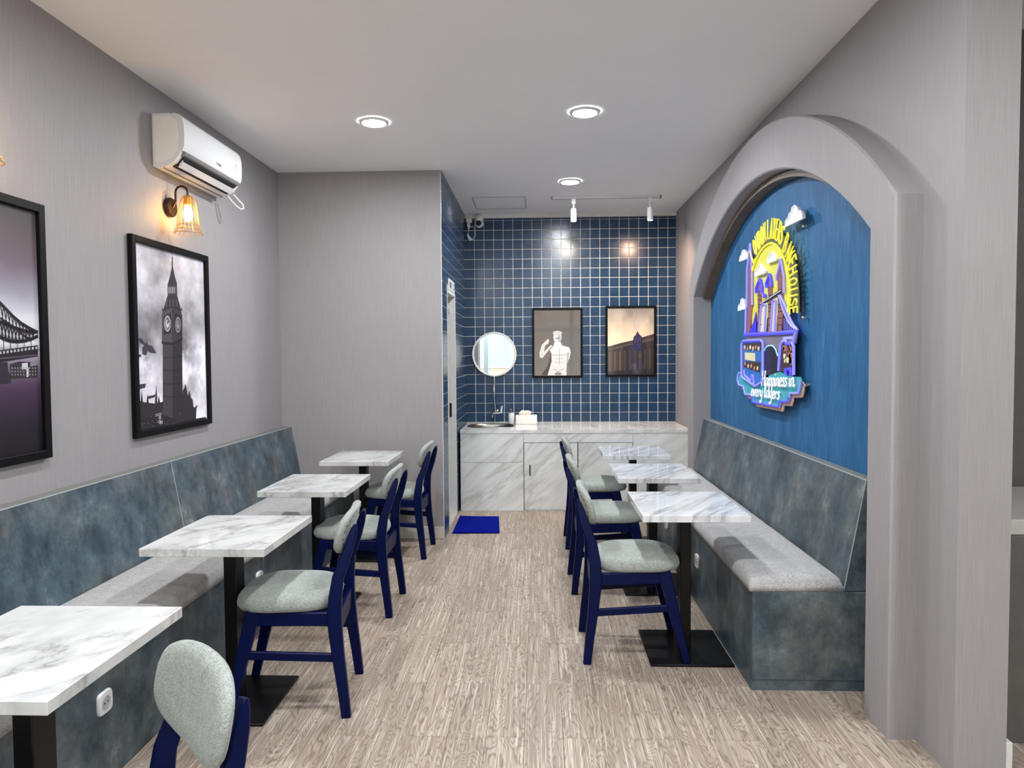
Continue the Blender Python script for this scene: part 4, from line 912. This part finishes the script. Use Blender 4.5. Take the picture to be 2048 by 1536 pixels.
# bus
bus = plate('bus', [B(312, 545), B(330, 528), B(540, 520), B(562, 545), B(560, 1050), B(470, 1095), B(312, 985)], 'busblue', SXW-.006, .008, 'blue double-decker bus')
plate('window_band', [B(320, 562), B(538, 548), B(538, 648), B(320, 636)], 'choc', SXW-.009, .003, parent=bus); plate('window_band', [B(318, 785), B(532, 800), B(522, 925), B(320, 858)], 'choc', SXW-.009, .003, parent=bus)
plate('side_panel', [B(335, 672), B(462, 680), B(465, 785), B(335, 762)], 'cream', SXW-.009, .003, parent=bus); plate('end_panel', [B(468, 678), B(548, 668), B(550, 785), B(470, 786)], 'busblue', SXW-.009, .003, parent=bus)
for k in range(6): bm = nb(); y, z = SP(*B(335+k*36, 608+(k % 2)*14)); lathe(bm, [(.015, -.012), (.015, -.008)], (SXW, y, z), 'x', 10); part(bus, 'cake', bm, SIGN[('cream', 'pink', 'white')[k % 3]], False)
for k in range(5): bm = nb(); y, z = SP(*B(340+k*40, 815+k*15+(k % 2)*16)); lathe(bm, [(.014, -.012), (.014, -.008)], (SXW, y, z), 'x', 10); part(bus, 'cake', bm, SIGN[('pink', 'cream', 'tan')[k % 3]], False)
neon('bus_tube', [B(300, 960), B(298, 560), B(320, 525), B(545, 512), B(575, 545), B(572, 1040), B(470, 1100), B(310, 990)], 'violet_tube', SXW-.012, .012, True); neon('bus_tube', [B(330, 900), B(340, 960), B(420, 1040), B(430, 960), B(450, 960), B(460, 1080)], 'violet_tube', SXW-.013, .009); neon('bus_tube', [B(320, 532), B(545, 520)], 'blue_tube', SXW-.014, .010)
# pastry cabinet
pc = plate('pastry_cabinet', [B(800, 580), B(820, 535), B(855, 520), B(885, 550), B(945, 560), B(960, 600), B(960, 940), B(890, 960), B(775, 905), B(785, 780)], 'choc', SXW-.006, .008, 'pastry window with round cakes')
rr = random.Random(4)
for i in range(16):
    px_, py_ = 820+rr.random()*115, 600+rr.random()*220; y, z = SP(*B(px_, py_)); bm = nb(); q = .012+rr.random()*.012; lathe(bm, [(q, -.012), (q*.9, -.009), (q, -.006)], (SXW, y, z), 'x', 10); part(pc, 'cake', bm, SIGN[('pink', 'tan', 'brick', 'cream')[i % 4]], False)
neon('pastry_tube', [B(775, 905), B(785, 780), B(800, 580), B(830, 525), B(865, 520), B(890, 560), B(945, 545), B(972, 590), B(972, 960)], 'violet_tube', SXW-.012, .012); neon('pastry_tube', [B(880, 555), B(945, 560)], 'blue_tube', SXW-.014, .016); neon('pastry_tube', [B(870, 960), B(870, 890), B(935, 880), B(945, 960), B(960, 910)], 'blue_tube', SXW-.014, .013)
# teal cake board
board = [(235, 960), (255, 930), (285, 930), (310, 1000), (430, 1090), (480, 1098), (560, 1060), (640, 950), (770, 915), (860, 965), (960, 980), (1020, 985), (1040, 1030), (1035, 1110), (1015, 1190), (900, 1195), (900, 1240), (880, 1300), (785, 1295), (770, 1370), (430, 1305), (418, 1215), (330, 1205), (308, 1105), (250, 1085), (232, 1020)]
plate('cake_layer', [B(x+18, y+58) for x, y in board if y > 900], 'tan', SXW+.008, .006, 'tan lower layer'); plate('cake_board', [B(*p) for p in board], 'teal', SXW, .008, 'teal cake shaped board')
neon('board_tube', [B(*p) for p in board[12:]+board[:3]], 'violet_tube', SXW-.005, .009)
neon('board_tube', [B(*p) for p in board[16:22]], 'blue_tube', SXW-.008, .008)
# clouds
def cloud(pts, n):
    b = plate('cloud', pts, 'white', SXW-.010, .014, 'white cloud'); neon('cloud_tube', pts, 'white_tube', SXW-.013, .0065, True, b)
cloud([A(*p) for p in ((945, 370), (950, 290), (985, 250), (1000, 190), (1030, 170), (1040, 110), (1075, 75), (1115, 110), (1122, 160), (1160, 150), (1178, 195), (1190, 252))], 0)
cloud([A(*p) for p in ((300, 855), (308, 790), (328, 765), (338, 715), (362, 698), (388, 725), (395, 745), (412, 745), (410, 812))], 1)
cloud([(1480, 621), (1481, 611), (1485, 607), (1486, 599), (1489, 597.5), (1491, 603), (1494, 612), (1494, 617)], 2)
cloud([A(*p) for p in ((518, 1065), (528, 990), (556, 965), (572, 915), (592, 895), (618, 935), (642, 962), (662, 990), (655, 1020))], 3)
cloud([A(*p) for p in ((690, 882), (694, 815), (725, 775), (740, 735), (758, 725), (780, 770), (800, 790), (816, 822), (810, 842))], 4)
# arc lettering
CAP = {'L': [[(0, 1), (0, 0), (1, 0)]], 'O': [[(.5, 1), (.12, .85), (0, .5), (.12, .15), (.5, 0), (.88, .15), (1, .5), (.88, .85), (.5, 1)]], 'N': [[(0, 0), (0, 1), (1, 0), (1, 1)]], 'D': [[(0, 0), (0, 1), (.6, .95), (1, .5), (.6, .05), (0, 0)]], 'A': [[(0, 0), (.5, 1), (1, 0)], [(.2, .36), (.8, .36)]],
       'Y': [[(0, 1), (.5, .5), (1, 1)], [(.5, .5), (.5, 0)]], 'E': [[(1, 1), (0, 1), (0, 0), (1, 0)], [(0, .52), (.8, .52)]], 'R': [[(0, 0), (0, 1), (.75, .95), (1, .75), (.75, .52), (0, .5)], [(.5, .5), (1, 0)]], 'S': [[(1, .85), (.6, 1), (.15, .9), (.08, .68), (.5, .52), (.95, .35), (.85, .08), (.4, 0), (0, .15)]],
       'B': [[(0, 0), (0, 1), (.7, .97), (.9, .76), (.7, .54), (0, .52)], [(.7, .54), (1, .28), (.75, .03), (0, 0)]], 'K': [[(0, 1), (0, 0)], [(1, 1), (0, .42)], [(.3, .6), (1, 0)]], 'H': [[(0, 1), (0, 0)], [(1, 1), (1, 0)], [(0, .5), (1, .5)]], 'U': [[(0, 1), (0, .25), (.25, 0), (.75, 0), (1, .25), (1, 1)]]}
LET = [('L', 472, 765), ('O', 505, 660), ('N', 536, 600), ('D', 572, 545), ('O', 608, 495), ('N', 645, 450), ('L', 702, 405), ('A', 742, 398), ('Y', 782, 398), ('E', 822, 415), ('R', 858, 445), ('S', 890, 490), ('B', 945, 605), ('A', 985, 700), ('K', 1015, 785), ('E', 1035, 870), ('H', 1045, 985), ('O', 1045, 1140), ('U', 1050, 1290), ('S', 1048, 1425), ('E', 1050, 1545)]
cen = [SP(*A(x, y)) for _, x, y in LET]
for i, (chh, _, _) in enumerate(LET):
    a = cen[max(0, i-1)]; b = cen[min(len(cen)-1, i+1)]
    if LET[i][0] == 'L' and i == 6: a = cen[5]
    tv = Vector((b[0]-a[0], b[1]-a[1])).normalized(); uv = Vector((tv.y, -tv.x))
    if i >= 17: tv = Vector((-.02, -1)).normalized(); uv = Vector((tv.y, -tv.x))
    bm = nb(); hh = .122; ww = .036
    for st in CAP[chh]:
        tube(bm, [(SXW-.010, *(Vector(cen[i])+tv*((a_x-.5)*ww)+uv*((a_y-.5)*hh))) for a_x, a_y in st], .0052, 6)
    part(sg, 'letter', bm, SIGN['yellow_tube'], True)
# script lettering
GLY = {'H': ([[(0, 0), (.06, .5), (.10, 1)], [(.40, 0), (.45, .5), (.50, 1)], [(-.04, .42), (.2, .50), (.56, .52)]], .60), 'a': ([[(.36, .44), (.22, .52), (.08, .40), (.04, .18), (.12, .02), (.26, .08), (.36, .30), (.38, .5), (.37, .15), (.44, .02), (.54, .14)]], .52),
       'p': ([[(0, .34), (.09, .5), (.08, .1), (.06, -.4)], [(.09, .32), (.24, .52), (.37, .38), (.35, .12), (.22, 0), (.09, .10)]], .44), 'i': ([[(.05, .5), (.05, .12), (.13, .0), (.24, .12)], [(.06, .70), (.09, .75)]], .25),
       'n': ([[(.05, .5), (.05, .0)], [(.05, .28), (.17, .5), (.29, .46), (.31, .12), (.38, 0), (.48, .12)]], .46), 'e': ([[(.03, .22), (.28, .30), (.28, .46), (.15, .52), (.04, .34), (.06, .08), (.20, 0), (.36, .12)]], .38), 's': ([[(.28, .44), (.16, .52), (.07, .40), (.24, .22), (.22, .04), (.08, 0), (.0, .08)]], .34),
       'v': ([[(.0, .5), (.08, .2), (.14, .0), (.24, .25), (.30, .5), (.40, .46)]], .40), 'r': ([[(.05, .5), (.06, .0)], [(.06, .28), (.17, .48), (.30, .45)]], .32), 'y': ([[(.03, .5), (.05, .18), (.18, .04), (.30, .20), (.34, .5), (.32, 0), (.26, -.32), (.13, -.42), (.05, -.25)]], .44), 'l': ([[(.06, .14), (.20, .78), (.16, 1.0), (.08, .84), (.07, .14), (.16, 0), (.26, .12)]], .29)}
def script(words, p0, p1, height):
    tot = sum(sum(GLY[c][1] for c in w) for w in words)+.24*(len(words)-1); P0, P1 = Vector(SP(*p0)), Vector(SP(*p1)); ex = (P1-P0)/tot; x = 0
    for w in words:
        bm = nb()
        for c in w:
            st, adv = GLY[c]
            for s in st:
                pts = [P0+ex*(x+a+.10*b)+Vector((0, b*height)) for a, b in s]
                fine = []
                for i in range(len(pts)-1):
                    q0, q1, q2, q3 = pts[max(0, i-1)], pts[i], pts[i+1], pts[min(len(pts)-1, i+2)]
                    for k in range(4):
                        u = k/4; fine.append(  .5*((2*q1)+(q2-q0)*u+(2*q0-5*q1+4*q2-q3)*u*u+(3*q1-q0-3*q2+q3)*u**3))
                fine.append(pts[-1]); tube(bm, [(SXW-.014, q.x, q.y) for q in fine], .0048, 6)
            x += adv
        part(sg, 'script_word', bm, SIGN['white_tube'], 'all'); x += .24
script(['Happiness', 'in'], B(562, 1100), B(985, 1112), .098); script(['every', 'layers'], B(425, 1225), B(795, 1275), .088)
